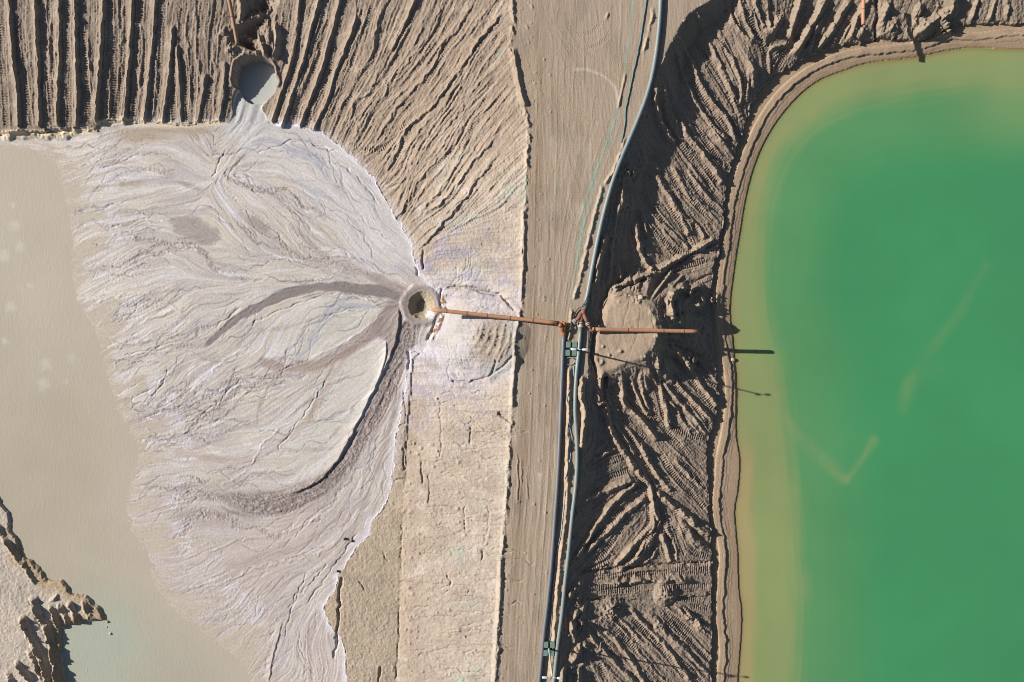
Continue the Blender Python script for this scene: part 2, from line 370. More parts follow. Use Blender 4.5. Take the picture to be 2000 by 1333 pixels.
# ---- east slope
ER = [
 ([(1320,63),(1333,92),(1350,122),(1366,158),(1389,198),(1422,238),(1437,281)],7,.5), ([(1360,17),(1369,50),(1389,92),(1412,142),(1429,185),(1447,232)],7,.45),
 ([(1323,99),(1330,139),(1346,175),(1369,215),(1399,254),(1422,274)],6,.45), ([(1285,165),(1279,198),(1287,231),(1303,261),(1320,281)],8,.9),
 ([(1326,231),(1343,264),(1369,297),(1389,323),(1412,360)],8,.65), ([(1249,294),(1264,314),(1290,337)],8,.6), ([(1275,337),(1290,360),(1310,390),(1326,416),(1356,440)],7,.45),
 ([(1217,350),(1212,390),(1200,440),(1192,513),(1188,561)],7,.5), ([(1310,320),(1330,353),(1353,393),(1389,409)],6,.35), ([(1416,-20),(1429,36),(1449,66),(1472,86)],6,.45),
 ([(1439,-20),(1455,40),(1475,79)],6,.4), ([(1467,-20),(1490,60)],6,.35), ([(1493,-20),(1505,60)],6,.35), ([(1403,78),(1430,120),(1448,168),(1445,210)],6,.4),
 ([(1398,467),(1368,482),(1330,503),(1279,531),(1228,549),(1194,566)],9,.85), ([(1240,426),(1245,470),(1258,510),(1278,530)],8,.7),
 ([(1184,457),(1169,513),(1161,559)],8,.7), ([(1276,424),(1317,457),(1350,490)],5,.28), ([(1299,370),(1325,411),(1345,462)],6,.35), ([(1342,416),(1368,449),(1376,470)],5,.3),
 ([(1202,513),(1213,551)],8,.6), ([(1345,564),(1320,566),(1306,582),(1302,602),(1309,628)],11,1.3), ([(1378,556),(1350,566),(1340,580)],8,.8), ([(1362,570),(1368,592),(1350,600)],8,.6),
 ([(1275,690),(1279,716),(1290,755),(1308,840)],6,.55), ([(1249,721),(1248,747),(1258,776),(1269,812)],6,.5), ([(1300,664),(1334,706),(1352,729),(1378,763),(1401,794)],7,.6),
 ([(1290,742),(1316,773),(1347,810),(1381,851)],7,.55), ([(1316,734),(1329,758),(1352,781),(1378,807),(1391,823)],6,.45), ([(1217,726),(1235,747),(1248,781),(1266,815)],5,.35),
 ([(1305,778),(1321,799),(1336,828),(1352,851)],5,.4), ([(1178,722),(1168,775),(1180,795)],9,.8), ([(1180,790),(1186,820),(1198,856),(1212,872),(1240,916),(1268,952),(1276,990),(1285,1020)],8,.7),
 ([(1219,742),(1217,786),(1243,810),(1269,841),(1284,862)],8,.7), ([(1196,824),(1220,856),(1242,890)],5,.35), ([(1248,860),(1264,896),(1296,944),(1312,960)],7,.55),
 ([(1276,956),(1300,976),(1336,1004),(1364,1032),(1386,1046)],9,.7), ([(1316,896),(1348,932),(1376,956)],6,.4), ([(1192,856),(1160,888)],6,.45), ([(1208,874),(1156,900)],6,.4),
 ([(1244,932),(1190,955),(1138,978)],8,.6), ([(1250,936),(1208,972),(1172,1016),(1124,1090)],7,.6), ([(1262,968),(1216,1008),(1180,1044),(1140,1082)],8,.55),
 ([(1282,1018),(1260,1056),(1240,1094)],7,.6), ([(1282,1020),(1244,1056),(1200,1106)],7,.6), ([(1292,1036),(1304,1076),(1311,1100)],7,.6), ([(1296,1024),(1316,1056),(1325,1098)],5,.3),
 ([(1260,1170),(1320,1164),(1384,1160)],5,.25), ([(1144,1232),(1188,1280),(1246,1340)],6,.3), ([(1180,1224),(1232,1288),(1262,1340)],7,.45), ([(1228,1184),(1276,1236),(1320,1288),(1354,1340)],7,.45),
 ([(1260,1192),(1300,1236),(1360,1292),(1386,1318)],6,.35), ([(1316,1180),(1352,1212),(1382,1238)],6,.4), ([(1238,1262),(1270,1300),(1310,1342)],4,.2),
 ([(1568,-20),(1547,45),(1538,83)],9,.8), ([(1620,-15),(1592,36),(1568,78),(1548,113)],11,1.0), ([(1604,30),(1586,75),(1580,102)],7,.6), ([(1662,-5),(1625,60),(1592,99)],9,.7),
 ([(1700,-10),(1672,40),(1658,82)],9,.6), ([(1910,-10),(1895,44)],6,.45), ([(1949,-10),(1928,47)],5,.4), ([(1967,-10),(1964,46)],6,.45), ([(1545,86),(1520,92),(1500,102)],8,.6),
 ([(1530,25),(1515,50),(1500,72)],10,.7), ([(1735,0),(1722,40),(1718,78)],9,.6), ([(1800,0),(1785,40),(1772,75)],9,.6), ([(1838,30),(1800,62),(1775,76)],14,1.0), ([(1862,-20),(1855,20),(1830,50)],16,1.2),
 ([(1138,730),(1135,771),(1141,806),(1136,878)],8,.9), ([(1115,1205),(1118,1246)],6,.8), ([(1131,1180),(1123,1210)],7,.8), ([(1135,1247),(1127,1272),(1114,1298)],9,.8), ([(1101,1296),(1094,1340)],7,.7),
 ([(1129,1296),(1132,1340)],8,.7), ([(1146,1170),(1130,1200)],8,.6)]
for p, w_, h_ in ER: ridge(p, w=w_, h=h_, wig=2.4, t0=16, t1=8, rough=.4)
groove([(1712,-20),(1715,30),(1709,51),(1715,80)], w=6, h=.6)
groove([(1130,1120),(1220,1111),(1300,1105),(1388,1099)], w=6, h=.45, t0=12)
groove([(1194,566),(1240,556),(1290,528),(1340,504),(1372,486)], w=3.5, h=.3)
groove([(1140,1172),(1200,1173),(1262,1174)], w=4, h=.3)
ET = [
 [(1356,76),(1389,132),(1422,185),(1445,225)], [(1336,155),(1373,211),(1406,261),(1432,290)], [(1406,76),(1430,125),(1449,165)], [(1383,115),(1412,165),(1439,211)], [(1350,148),(1389,211),(1425,261)],
 [(1336,281),(1373,323),(1402,360)], [(1356,238),(1389,290),(1422,333)], [(1462,149),(1455,231)], [(1299,398),(1330,436),(1345,467),(1352,487)], [(1345,414),(1370,472)], [(1273,444),(1299,472),(1324,500)],
 [(1284,538),(1330,523),(1382,508)], [(1188,752),(1206,799),(1232,836),(1261,862)], [(1227,786),(1274,820),(1326,841),(1386,860)], [(1279,735),(1295,800),(1303,833)], [(1344,737),(1373,773),(1396,799)],
 [(1321,752),(1360,794),(1388,833)], [(1370,737),(1399,773)], [(1326,810),(1360,849)], [(1228,760),(1250,810)], [(1152,1129),(1260,1121),(1386,1116)], [(1160,1156),(1276,1150),(1386,1146)],
 [(1156,1232),(1212,1296),(1246,1332)], [(1196,1220),(1252,1280),(1302,1340)], [(1236,1208),(1292,1268),(1342,1325)], [(1292,1196),(1340,1244),(1386,1290)], [(1332,1184),(1382,1230)],
 [(1220,848),(1244,880),(1276,922)], [(1288,884),(1316,928),(1352,964),(1380,994)], [(1325,892),(1374,952)], [(1164,912),(1224,892)], [(1156,944),(1232,918)], [(1152,990),(1212,962)], [(1190,1010),(1240,968)],
 [(1318,988),(1342,1048)], [(1478,20),(1500,75)], [(1448,30),(1466,75)], [(1520,20),(1528,60)], [(1424,20),(1440,60)], [(1385,290),(1415,330)], [(1300,1010),(1310,1060)], [(1310,350),(1340,380)], [(1300,850),(1340,890)],
 [(1170,1296),(1186,1330)], [(1150,1256),(1190,1262)], [(1350,1185),(1388,1190)], [(1180,480),(1172,550)], [(1200,440),(1196,480)], [(1560,60),(1548,100)], [(1600,60),(1575,95)]]
for p in ET: track(p, hw=6.5, per=4.6, amp=.15, dep=.07)
mound(1300, 1158, 26, 1.1, 30, sq=.9); mound(1195, 1190, 28, .6, lump=1.2, seed=5); mound(1347, 702, 18, .9, 26, lump=.8, seed=6)
mound(1230, 340, 30, .6, 26, lump=1.2, seed=7); mound(1215, 400, 26, .5, 40, lump=.9, seed=8); mound(1395, 585, 16, .7, 20, lump=.9, seed=9)
mound(1360, 590, 24, .7, 18, lump=.5, seed=2); mound(1500, 62, 18, .8, 22, seed=10)
mound(1840, 62, 20, 1.2, 16, lump=.9, seed=11); mound(1800, 52, 22, .9, 20, lump=.7, seed=12); mound(1740, 55, 22, .8, 24, lump=.6, seed=13); mound(1680, 65, 20, .7, 18, lump=.6, seed=14)
mound(1176, 790, 16, .8, 22, lump=1.3, seed=15)
for k in range(26):   # heaped clods along the pipeline edge
    y_ = random.uniform(1130, 1333); mound(1122 + random.uniform(-14, 22), y_, random.uniform(5, 11), random.uniform(.3, .7), lump=.8, seed=k)

# ---- platform beside the right discharge pipe
platP = W(smooth([(1196,572),(1178,590),(1169,622),(1166,642),(1157,652),(1153,700),(1158,722),(1166,742),(1185,738),(1215,724),(1248,714),(1268,698),(1286,674),(1290,652),(1290,630),(1280,603),(1263,586),(1230,578)], 8), -.9)
pd = up(sdf_c(platP)) + 3.0 * vn(X / 24, Y / 24, 3) + .5 * vn(X / 5, Y / 5, 4)
# the heap falls away from its rim at the angle of repose
ang_ = np.arctan2(Y - 645, X - 1222)
flute = fbm(ang_ * 7, pd / 90, 2, 12) * sst(0, 22, pd) * .9
flute = -np.abs(flute) * 1.3
zp = -0.45 + flute + 0.75 * np.clip((X - 1160) / 130, 0, 1) + 0.12 * fbm(X / 30, Y / 30, 3, 5) - .55 * sst(-16, 2, pd) - np.clip(pd, 0, 400) * S * 0.66 + 0.25 * fbm(X / 14, Y / 14, 3, 9) * sst(12, 30, pd)
pm = (zp > Z) & ~M_road & (pd < 95) & (sd['cE'] > 4)
pmf = (pd < 0) & ~M_road
east_part = (X > 1190) & (pd < 60) | (X > 1235)
Z = np.where(~M_road & ~westm & east_part, np.where((zp > Z) & ~M_beach, zp, Z), Z)
Z = np.where(pmf, zp, Z)
for p_ in [[(1226,584),(1218,615),(1210,642)],[(1244,588),(1240,640),(1226,690),(1214,722)],[(1262,600),(1268,650),(1262,690)]]: groove(p_, 2.0, .05, wig=2)
for p_ in [[(1172,600),(1166,625),(1170,642)],[(1160,690),(1168,712),(1180,700)],[(1190,580),(1215,578),(1245,584)],[(1266,690),(1278,700)],[(1196,690),(1215,682)]]: ridge(p_, w=6, h=.3, rough=.9)
for k in range(24):
    a_ = random.uniform(0, 6.28); mound(1222 + 52 * math.cos(a_), 648 + 60 * math.sin(a_), random.uniform(3, 7), random.uniform(.1, .3), lump=1, seed=k)
# trench between pipeline and platform
# ---- banks, berms, crest
ridge(crestW[20:], w=6, h=.2, t0=20, t1=20, wig=2.5, plan=True, rough=1.1)
bq = P([(978,1080),(975,1180),(969,1260),(966,1340)]); ridge(bq, w=7, h=.38, plan=True)
ridge([(1000,90),(1009,140),(1018,185),(1026,212)], w=9, h=.5)
ridge([(1024,420),(1022,500),(1018,590)], w=6, h=.3)
ridge([(1009,690),(1003,740),(1000,800)], w=7, h=.36)
groove([(972,806),(984,814),(1000,828)], w=5, h=.5, t0=3, t1=3)
ridge([(1178,360),(1155,444),(1139,518),(1121,588)], w=5, h=.32, rough=.6)
ridge([(1222,265),(1205,320),(1180,365)], w=5, h=.25, rough=.7)
ridge([(1276,10),(1272,40),(1262,80),(1256,108)], w=4, h=.2, rough=.7); ridge([(1118,600),(1114,640),(1110,672)], w=5, h=.3, rough=.7)
ridge([(1112,712),(1110,800),(1108,900),(1106,1000),(1094,1100),(1085,1200),(1076,1330)], w=6.5, h=.42, rough=.5)
for p in [[(1189,20),(1187,30),(1180,42)],[(1035,5),(1040,22)],[(1027,44),(1031,62)],[(1222,140),(1212,190),(1205,215)]]: ridge(p, w=3.5, h=.2, t0=12, t1=12)
# ---- beach: little scarp left by the falling water
for off, h_, seed in [(0, .24, 1), (-7, .03, 2), (9, .05, 3), (15, .03, 4)]:
    b = berm.copy()
    nrm = np.gradient(b, axis=0); nrm /= np.hypot(nrm[:, 0], nrm[:, 1])[:, None] + 1e-9
    b = b + np.stack([-nrm[:, 1], nrm[:, 0]], 1) * -off
    fld = field(b, 34)
    sl, D, SG, A, L = fld
    m = D < 15
    d = D * SG + 1.5 * vn(X[sl] / 11, Y[sl] / 11, seed) + 1.2 * vn(X[sl] / 5, Y[sl] / 5, seed + 1)
    ADD[sl] += np.where(m, h_ * (sst(-1, 1, d) * sst(33, 6, D)), 0) * (1 + .4 * vn(A / 20, A * 0, seed))
# ---- west slope cracks and rills
for p, w_, h_ in [([(815,780),(893,803),(980,814)],2.5,.12), ([(916,812),(943,835),(999,862)],2.5,.14), ([(778,1136),(824,1145),(888,1161),(962,1175)],3,.2), ([(819,1028),(861,1033),(925,1046),(971,1053)],3,.15),
    ([(907,987),(907,1042)],2.5,.18), ([(787,872),(789,922)],3,.3), ([(764,938),(799,938)],3.5,.3), ([(778,833),(796,830)],3.5,.3), ([(668,1125),(663,1157),(661,1207),(656,1253)],4,.4),
    ([(741,1300),(739,1340)],4,.35), ([(822,900),(826,950)],3,.3), ([(828,484),(826,530)],4.5,.45), ([(797,683),(799,728)],4.5,.5), ([(810,520),(819,541)],3,.3), ([(870,560),(895,562),(920,563),(945,570),(979,577),(995,593),(1008,608)],5,.5), ([(880,742),(915,748),(945,738),(975,722),(1002,692)],4,.35),
    ([(971,701),(965,719),(959,734)],4,.35), ([(862,560),(858,590),(846,640),(832,668)],4,.4), ([(857,790),(862,850),(858,900)],2.5,.15), ([(920,830),(918,870)],4,.25),
    ([(790,760),(793,830),(790,900)],3,.14), ([(786,1020),(783,1080),(786,1120)],3,.12), ([(780,1180),(778,1250),(774,1333)],3,.16), ([(838,920),(838,990)],2.5,.2), ([(955,980),(950,1060)],2.5,.12), ([(940,1070),(945,1090),(938,1100)],3,.25),
    ([(870,1120),(882,1140),(876,1150)],3,.25), ([(660,1235),(652,1290)],4,.35), ([(700,1130),(715,1160)],2.5,.2), ([(745,1075),(760,1100)],2.5,.2)]: groove(p, w_, h_, wig=3)
for k in range(170):
    x_ = random.uniform(800, 965); y_ = random.uniform(760, 1333); l_ = random.uniform(20, 90)
    groove([(x_, y_), (x_ + l_ * .5, y_ + random.uniform(-3, 6)), (x_ + l_, y_ + random.uniform(-2, 10))], 2.4, random.uniform(.04, .17), wig=4.5)
for k in range(60):
    x_ = random.uniform(785, 960); y_ = random.uniform(760, 1333); mound(x_, y_, random.uniform(3, 7), random.uniform(.08, .22), lump=1, seed=k)
for k in range(50):
    x_ = random.gauss(800, 9); y_ = random.uniform(860, 1333); mound(x_, y_, random.uniform(3, 6), random.uniform(.08, .2), lump=1, seed=k)
# big soft mound under the left discharge pipe, combed by a blade
mound(935, 655, 100, 2.1, 86, lump=0.03, sq=1.0, seed=3)
for a, b in [((959,633),(936,690)), ((972,630),(950,700)), ((985,634),(965,705)), ((996,640),(982,700)), ((946,628),(924,680)), ((935,632),(918,668))]:
    ridge([a, ((a[0]+b[0])/2+5, (a[1]+b[1])/2), b], w=5.5, h=.16)
ridge([(1002,655),(980,690),(968,716)], w=4, h=.18)
for k in range(46):
    a_ = random.uniform(-1.2, 1.3); r0 = random.uniform(45, 90); cx_, cy_ = 850, 620
    groove([(cx_ + r0 * math.cos(a_), cy_ + r0 * math.sin(a_)), (cx_ + (r0 + 28) * math.cos(a_ + .1), cy_ + (r0 + 28) * math.sin(a_ + .1)), (cx_ + (r0 + 55) * math.cos(a_), cy_ + (r0 + 55) * math.sin(a_))], 2.0, random.uniform(.05, .12), wig=3)
# ---- road
def rdt(p, **k): track(p, hw=k.pop('hw', 4.5), per=k.pop('per', 4.2), amp=k.pop('amp', .05), dep=.008, herring=.7, lipk=.2, **k)
for dx in (0, 13, 40, 52): rdt([(1043+dx,110),(1041+dx,300),(1036+dx,500),(1034+dx,700),(1027+dx,900),(1012+dx,1100),(998+dx,1340)], amp=.035 if dx > 20 else .05)
for dx in (0, 12): rdt([(1085-dx,720),(1078-dx,900),(1065-dx,1100),(1045-dx,1330)], amp=.035)
for dx in (0, 12, 24): rdt([(1222-dx,230),(1185-dx,330),(1150-dx,430),(1128-dx,540),(1110-dx,640)], amp=.05)
for r_ in (33, 60):
    rdt([(1140 + r_ * math.cos(a), 35 + r_ * math.sin(a)) for a in np.linspace(-.5, 3.5, 14)], amp=.09, hw=5)
rdt([(1020,120),(1030,170),(1040,230)], amp=.07); rdt([(1005,30),(1025,80),(1040,140)], amp=.05); rdt([(1070,0),(1085,60),(1120,110)], amp=.05)
for k in range(16):     # vehicles turning on the wide upper end
    x_, y_ = random.uniform(1030, 1200), random.uniform(-20, 380); a_ = math.pi / 2 + random.uniform(-.5, .5); c_ = random.uniform(-.012, .012); pp = [(x_, y_)]
    for q_ in range(random.randint(8, 22)):
        a_ += c_ * 10; x_ += 10 * math.cos(a_); y_ += 10 * math.sin(a_); pp.append((x_, y_))
    rdt(pp, amp=random.uniform(.03, .07)); 
ridge([(1010,880),(1012,940),(1011,990)], w=3, h=.12, wr=2); ridge([(1018,890),(1019,950)], w=3, h=.1, wr=2); ridge([(1029,915),(1030,980)], w=3, h=.08, wr=2)
for k in range(90):
    y_ = random.uniform(0, 1333); x_ = np.interp(y_, [0, 300, 600, 900, 1333], [1010, 1035, 1022, 992, 968]) + abs(random.gauss(0, 40)) + 4
    mound(x_, y_, random.uniform(2, 4), random.uniform(.04, .12), lump=1, seed=k)
for k in range(60):
    y0 = random.uniform(-20, 1200); fr = random.random()
    c0 = np.interp(y0, [0, 300, 600, 900, 1333], [1010, 1035, 1022, 992, 968]); c1 = np.interp(y0, [0, 200, 330, 600, 900, 1333], [1240, 1225, 1180, 1110, 1085, 1045])
    l_ = random.uniform(60, 220)
    e0 = np.interp(y0 + l_, [0, 300, 600, 900, 1333], [1010, 1035, 1022, 992, 968]); e1 = np.interp(y0 + l_, [0, 200, 330, 600, 900, 1333], [1240, 1225, 1180, 1110, 1085, 1045])
    xa = c0 + 8 + fr * (c1 - c0 - 16); xb = e0 + 8 + fr * (e1 - e0 - 16)
    ridge([(xa, y0), ((xa + xb) / 2 + random.uniform(-3, 3), y0 + l_ / 2), (xb, y0 + l_)], w=2.6, h=random.uniform(.01, .03), t0=30, t1=30, wig=1)

# ---- lower left bank
sst_b = sst(5, -7, sBK)
Zbk = -5.35 + 0.12 * fbm(X / 60, Y / 60, 3, 8) + 0.35 * sst(-20, -90, sBK)
Z = np.where(sBK < 5, Z * (1 - sst_b) + Zbk * sst_b, Z)
M_bank = (sBK < 1.5)
def zb(p, w_, h_): ridge(p, w=w_, h=h_, wig=2.0, rough=.5)
for p, w_, h_ in [([(70,1158),(84,1199),(104,1241),(121,1340)],9,.95), ([(50,1195),(69,1241),(89,1283),(105,1335)],9,.8), ([(63,1262),(80,1290),(92,1325)],7,.6), ([(40,1282),(73,1329)],7,.7), ([(21,1302),(40,1335)],7,.6),
    ([(102,1175),(123,1228)],7,.7), ([(120,1172),(142,1228)],6,.6), ([(138,1168),(160,1220)],7,.7), ([(165,1165),(178,1200),(190,1214)],8,.5), ([(1,1020),(17,1053),(40,1088),(56,1105),(76,1140)],7,.6), ([(62,1094),(84,1085)],4,.3), ([(86,1132),(110,1128)],4,.3),
    ([(120,1155),(104,1175)],5,.35)]: zb(p, w_, h_)
groove([(72,1165),(86,1205),(107,1250),(118,1300)], 10, .35)
def island(x, y, r, h):
    c = W([(x, y)], -5.7)[0]
    q = np.hypot(X - c[0], (Y - c[1]) * .7) / r
    return h * np.clip(1 - q + .3 * vn(X / 3, Y / 3, 3), 0, 1)
Z = Z + island(216, 1238, 7, .5) + island(170, 1311, 9, .6) + island(208, 1226, 6, .4)
# bench of land beyond the top left toe (pale crumbly lip in the mud)
lip = [(0,266),(60,262),(110,264),(158,258)]
ridge(lip, w=11, h=.45, wig=4, rough=.5)

# ------------------------------------------------------------------ flow directions for line-integral textures
fan_lines = [
 [(800,580),(700,560),(600,562),(520,590),(450,630),(390,680),(340,720),(300,760)], [(800,600),(740,660),(680,695),(600,720),(520,740),(420,790),(330,830),(280,850)],
 [(800,640),(760,740),(700,850),(620,940),(520,975),(400,980),(290,1000)], [(780,780),(740,880),(690,970),(640,1040),(560,1080),(450,1120),(340,1160)], [(700,1040),(640,1130),(560,1180),(480,1230)],
 [(660,1130),(600,1200),(560,1280),(530,1333)], [(720,1000),(700,1040),(660,1090),(600,1160),(520,1250)], [(800,560),(700,520),(600,500),(540,440),(480,400),(420,360)],
 [(490,230),(460,290),(420,350),(380,380),(300,400),(200,420),(150,440)], [(420,350),(340,320),(270,300),(200,310),(130,340)], [(420,350),(450,430),(520,500),(600,540),(700,560)],
 [(540,260),(620,290),(680,350),(730,420),(770,480),(800,530)], [(480,300),(560,290),(640,340),(700,420),(760,500),(810,550)], [(500,350),(580,380),(660,440),(740,520),(800,560)],
 [(560,520),(440,520),(320,500),(240,520),(170,560)], [(600,540),(480,560),(380,580),(280,600),(200,640)], [(430,640),(340,680),(260,700),(230,720)], [(600,620),(520,700),(440,760),(340,810),(280,840)],
 [(720,700),(640,760),(560,830),(460,880),(340,900)], [(690,800),(600,870),(480,910),(360,940),(300,960)], [(640,600),(600,650),(540,700),(480,740)], [(400,300),(350,260),(300,250)],
 [(0,300),(100,290),(200,285)], [(100,500),(60,800),(150,1000),(300,1200)], [(675,1150),(640,1230),(640,1333)]]
west_lines = NW + NWs + [[(850,y),(980,y+6)] for y in range(470, 1400, 60)] + [[(800,700),(900,690),(990,700)]]
east_lines = [e[0] for e in ER] + ET
def dirfield(lines, closed=False):
    ix = np.append(np.arange(0, NX, 12), NX - 1); iy = np.append(np.arange(0, NY, 12), NY - 1)
    ix = np.unique(ix); iy = np.unique(iy)
    gx, gy = np.meshgrid(XS[ix], YS[iy])
    c = np.zeros(gx.shape); s = np.zeros(gx.shape)
    for l in lines:
        Q = P(l, 20)
        for a, b in zip(Q[:-1], Q[1:]):
            dx, dy = b - a; L = math.hypot(dx, dy)
            if L < 1e-6: continue
            th = 2 * math.atan2(dy, dx)
            w = L / ((gx - (a[0] + b[0]) / 2) ** 2 + (gy - (a[1] + b[1]) / 2) ** 2 + 150) ** 1.6
            c += w * math.cos(th); s += w * math.sin(th)
    n = np.hypot(c, s) + 1e-12
    return up((c / n).astype(F4), ix, iy), up((s / n).astype(F4), ix, iy)
cF, sF = dirfield(fan_lines); cW_, sW_ = dirfield(west_lines); cE_, sE_ = dirfield(east_lines)
th2 = np.where(M_fan, np.arctan2(sF, cF), np.where(M_west, np.arctan2(sW_, cW_), np.where(M_east, np.arctan2(sE_, cE_), np.arctan2(F4(0), F4(-1)))))
del cF, sF, cW_, sW_, cE_, sE_
th = (th2 * 0.5).astype(F4)
th += np.where(M_fan, 0.55 * fbm(X / 60, Y / 60, 2, 5) + .35 * fbm(X / 15, Y / 15, 2, 9), 0.22 * fbm(X / 30, Y / 30, 2, 6)).astype(F4)
VX = np.cos(th); VY = np.sin(th)
del th, th2
II, JJ = np.meshgrid(np.arange(NX, dtype=F4), np.arange(NY, dtype=F4))
def lic(src, n, stp):
    acc = src.copy(); cnt = 1.0
    for sg in (1, -1):
        px, py = II.copy(), JJ.copy()
        dx, dy = VX * sg, VY * sg
        for k in range(n):
            px += dx * stp; py += dy * stp
            np.clip(px, 0, NX - 1, out=px); np.clip(py, 0, NY - 1, out=py)
            ii = px.astype(np.int32); jj = py.astype(np.int32)
            w = 1 - (k + 1) / (n + 1)
            acc += src[jj, ii] * w
            nx_, ny_ = VX[jj, ii], VY[jj, ii]
            s = np.where(nx_ * dx + ny_ * dy < 0, F4(-1), F4(1))
            dx, dy = nx_ * s, ny_ * s
        
    cnt = 1 + n
    return acc / math.sqrt(cnt)
LF = lic(rng.randn(NY, NX).astype(F4), 9, 1.6)
LM = lic(vn(X / 3.2, Y / 3.2, 2) + .5 * vn(X / 2, Y / 2, 3), 16, 2.2)
LC = lic(vn(X / 8, Y / 8, 4) + .4 * vn(X / 5, Y / 5, 6), 20, 3.6)
for A_ in (LF, LM, LC):
    A_ -= A_.mean(); A_ /= A_.std()
    np.clip(A_, -3, 3, out=A_)
del II, JJ

# worn dozer tracks between the windrows
def stream(x, y, n):
    out = [(x, y)]; pdx = pdy = 0
    for _ in range(n):
        i = min(max(int(np.searchsorted(XS, x)), 0), NX - 1); j = min(max(int(np.searchsorted(YS, y)), 0), NY - 1)
        dx, dy = float(VX[j, i]), float(VY[j, i])
        if dy < 0 if not (pdx or pdy) else dx * pdx + dy * pdy < 0: dx, dy = -dx, -dy
        x += dx * 5; y += dy * 5; pdx, pdy = dx, dy
        jj = min(max(int(np.searchsorted(YS, y)), 0), NY - 1); ii = min(max(int(np.searchsorted(XS, x)), 0), NX - 1)
        if not (M_west[jj, ii] if M_west[j, i] else M_east[jj, ii]): break
        if pmf[jj, ii]: break
        out.append((x, y))
    return out
free = (RID < .05) & (np.abs(TRK) < .01)
cnt = 0
for k in range(900):
    if k % 2: x, y = random.uniform(0, 1000), random.uniform(-20, 420)
    else: x, y = random.uniform(1180, 1700), random.uniform(0, 1333)
    i, j = int(np.searchsorted(XS, x)), int(np.searchsorted(YS, y))
    ok = free[j, i] and ((M_west[j, i] and sd['tW'][j, i] > 20) or (M_east[j, i] and not pmf[j, i] and sd['cE'][j, i] > 50))
    if not ok: continue
    L_ = stream(x, y, random.randint(12, 34))
    if len(L_) < 7: continue
    east_ = M_east[j, i]
    track(L_, hw=6, per=4.6, amp=.15 if east_ else .06, dep=.06, plan=True)
    if random.random() < (.5 if east_ else .3): ridge([(a + 9, b) for a, b in L_], w=5, h=random.uniform(.12, .35) if east_ else random.uniform(.04, .1), plan=True, wig=2, rough=.4, wr=3, t0=24, t1=24)
    q_ = np.array(L_)
    for a, b in L_[::2]:
        ii, jj = int(np.searchsorted(XS, a)), int(np.searchsorted(YS, b)); free[max(jj - 7, 0):jj + 7, max(ii - 9, 0):ii + 9] = False
    cnt += 1
    if cnt > 110: break
for k in range(150):      # long thin grooves and broad folds following the blade
    if k < 105: x, y = random.uniform(600, 1000), random.uniform(-10, 330)
    else: x, y = random.uniform(1180, 1640), random.uniform(20, 1320)
    i, j = int(np.searchsorted(XS, x)), int(np.searchsorted(YS, y))
    if M_west[j, i] and sd['tW'][j, i] > 15:
        L_ = stream(x, y, random.randint(24, 70))
        if len(L_) > 10: ridge(L_, w=random.uniform(4, 9), h=random.uniform(.06, .2), plan=True, wig=2, rough=.35, wr=random.uniform(2, 3.5), t0=40, t1=40)
    elif M_east[j, i] and not pmf[j, i]:
        L_ = stream(x, y, random.randint(12, 40))
        if len(L_) > 8: ridge(L_, w=random.uniform(10, 18), h=random.uniform(.35, .75), plan=True, wig=4, rough=.4, wr=random.uniform(6, 10), t0=30, t1=30)
print("extra tracks", cnt)
# braided channels: wandering streams that run down the fan and join
CH = np.zeros_like(Z); SALT = np.zeros_like(Z); THIN = np.zeros_like(Z)
def fstream(x, y, n, mw, sd_):
    out = [(x, y)]; pd_ = None
    for q_ in range(n):
        i = min(max(int(np.searchsorted(XS, x)), 0), NX - 1); j = min(max(int(np.searchsorted(YS, y)), 0), NY - 1)
        if not M_fan[j, i] or sTW[j, i] > -3: break
        dx, dy = float(VX[j, i]), float(VY[j, i])
        ax, ay = (x - 830, y - 590) if not (y < 430 and x < 560) else (x - 500, y - 250)
        if pd_ is None:
            if dx * ax + dy * ay < 0: dx, dy = -dx, -dy
        elif dx * pd_[0] + dy * pd_[1] < 0: dx, dy = -dx, -dy
        w_ = mw * float(vn(np.array([x / 16]), np.array([y / 16]), sd_)[0])
        dx, dy = dx - dy * w_, dy + dx * w_
        l_ = math.hypot(dx, dy); dx, dy = dx / l_, dy / l_
        pd_ = (dx, dy)
        x += dx * 5; y += dy * 5
        out.append((x, y))
    return out
def fstroke(Q, w0, w1, a, lay, soft=.5, k=1):
    if len(Q) < 5: return
    fld = field(np.array(Q), max(w0, w1) * 1.5 + 4)
    if fld is None: return
    sl, D, SG, A, L = fld
    ww = (w0 + (w1 - w0) * A / L) * (1 + .55 * vn(A / 18, A * 0 + k, k))
    d = D + .9 * vn(X[sl] / 5, Y[sl] / 5, k)
    v = a * sst(ww, ww * (1 - soft), d) * ends(A, L, 25, 60)
    lay[sl] = np.maximum(lay[sl], v)
rs_ = random.Random(5)
for k in range(120):
    x, y = rs_.uniform(180, 790), rs_.uniform(250, 1300)
    Q = fstream(x, y, rs_.randint(20, 70), 1.0, k % 16)
    w_ = rs_.choice([2, 2.5, 3, 4, 6, 9])
    fstroke(Q, w_ * .8, w_ * rs_.uniform(1, 1.6), rs_.uniform(.4, 1), CH, .7, k)
for k in range(260):
    x, y = rs_.uniform(180, 800), rs_.uniform(250, 1320)
    Q = fstream(x, y, rs_.randint(10, 50), 1.3, (k + 3) % 16)
    fstroke(Q, 1.0, 1.7, rs_.uniform(.4, 1), THIN, .7, k)
for k in range(150):
    x, y = rs_.uniform(150, 800), rs_.uniform(250, 1300)
    Q = fstream(x, y, rs_.randint(8, 34), .9, (k + 7) % 16)
    w_ = rs_.choice([1.5, 2, 3, 5, 8])
    fstroke(Q, w_, w_ * 1.2, rs_.uniform(.4, 1), SALT, .9, k)
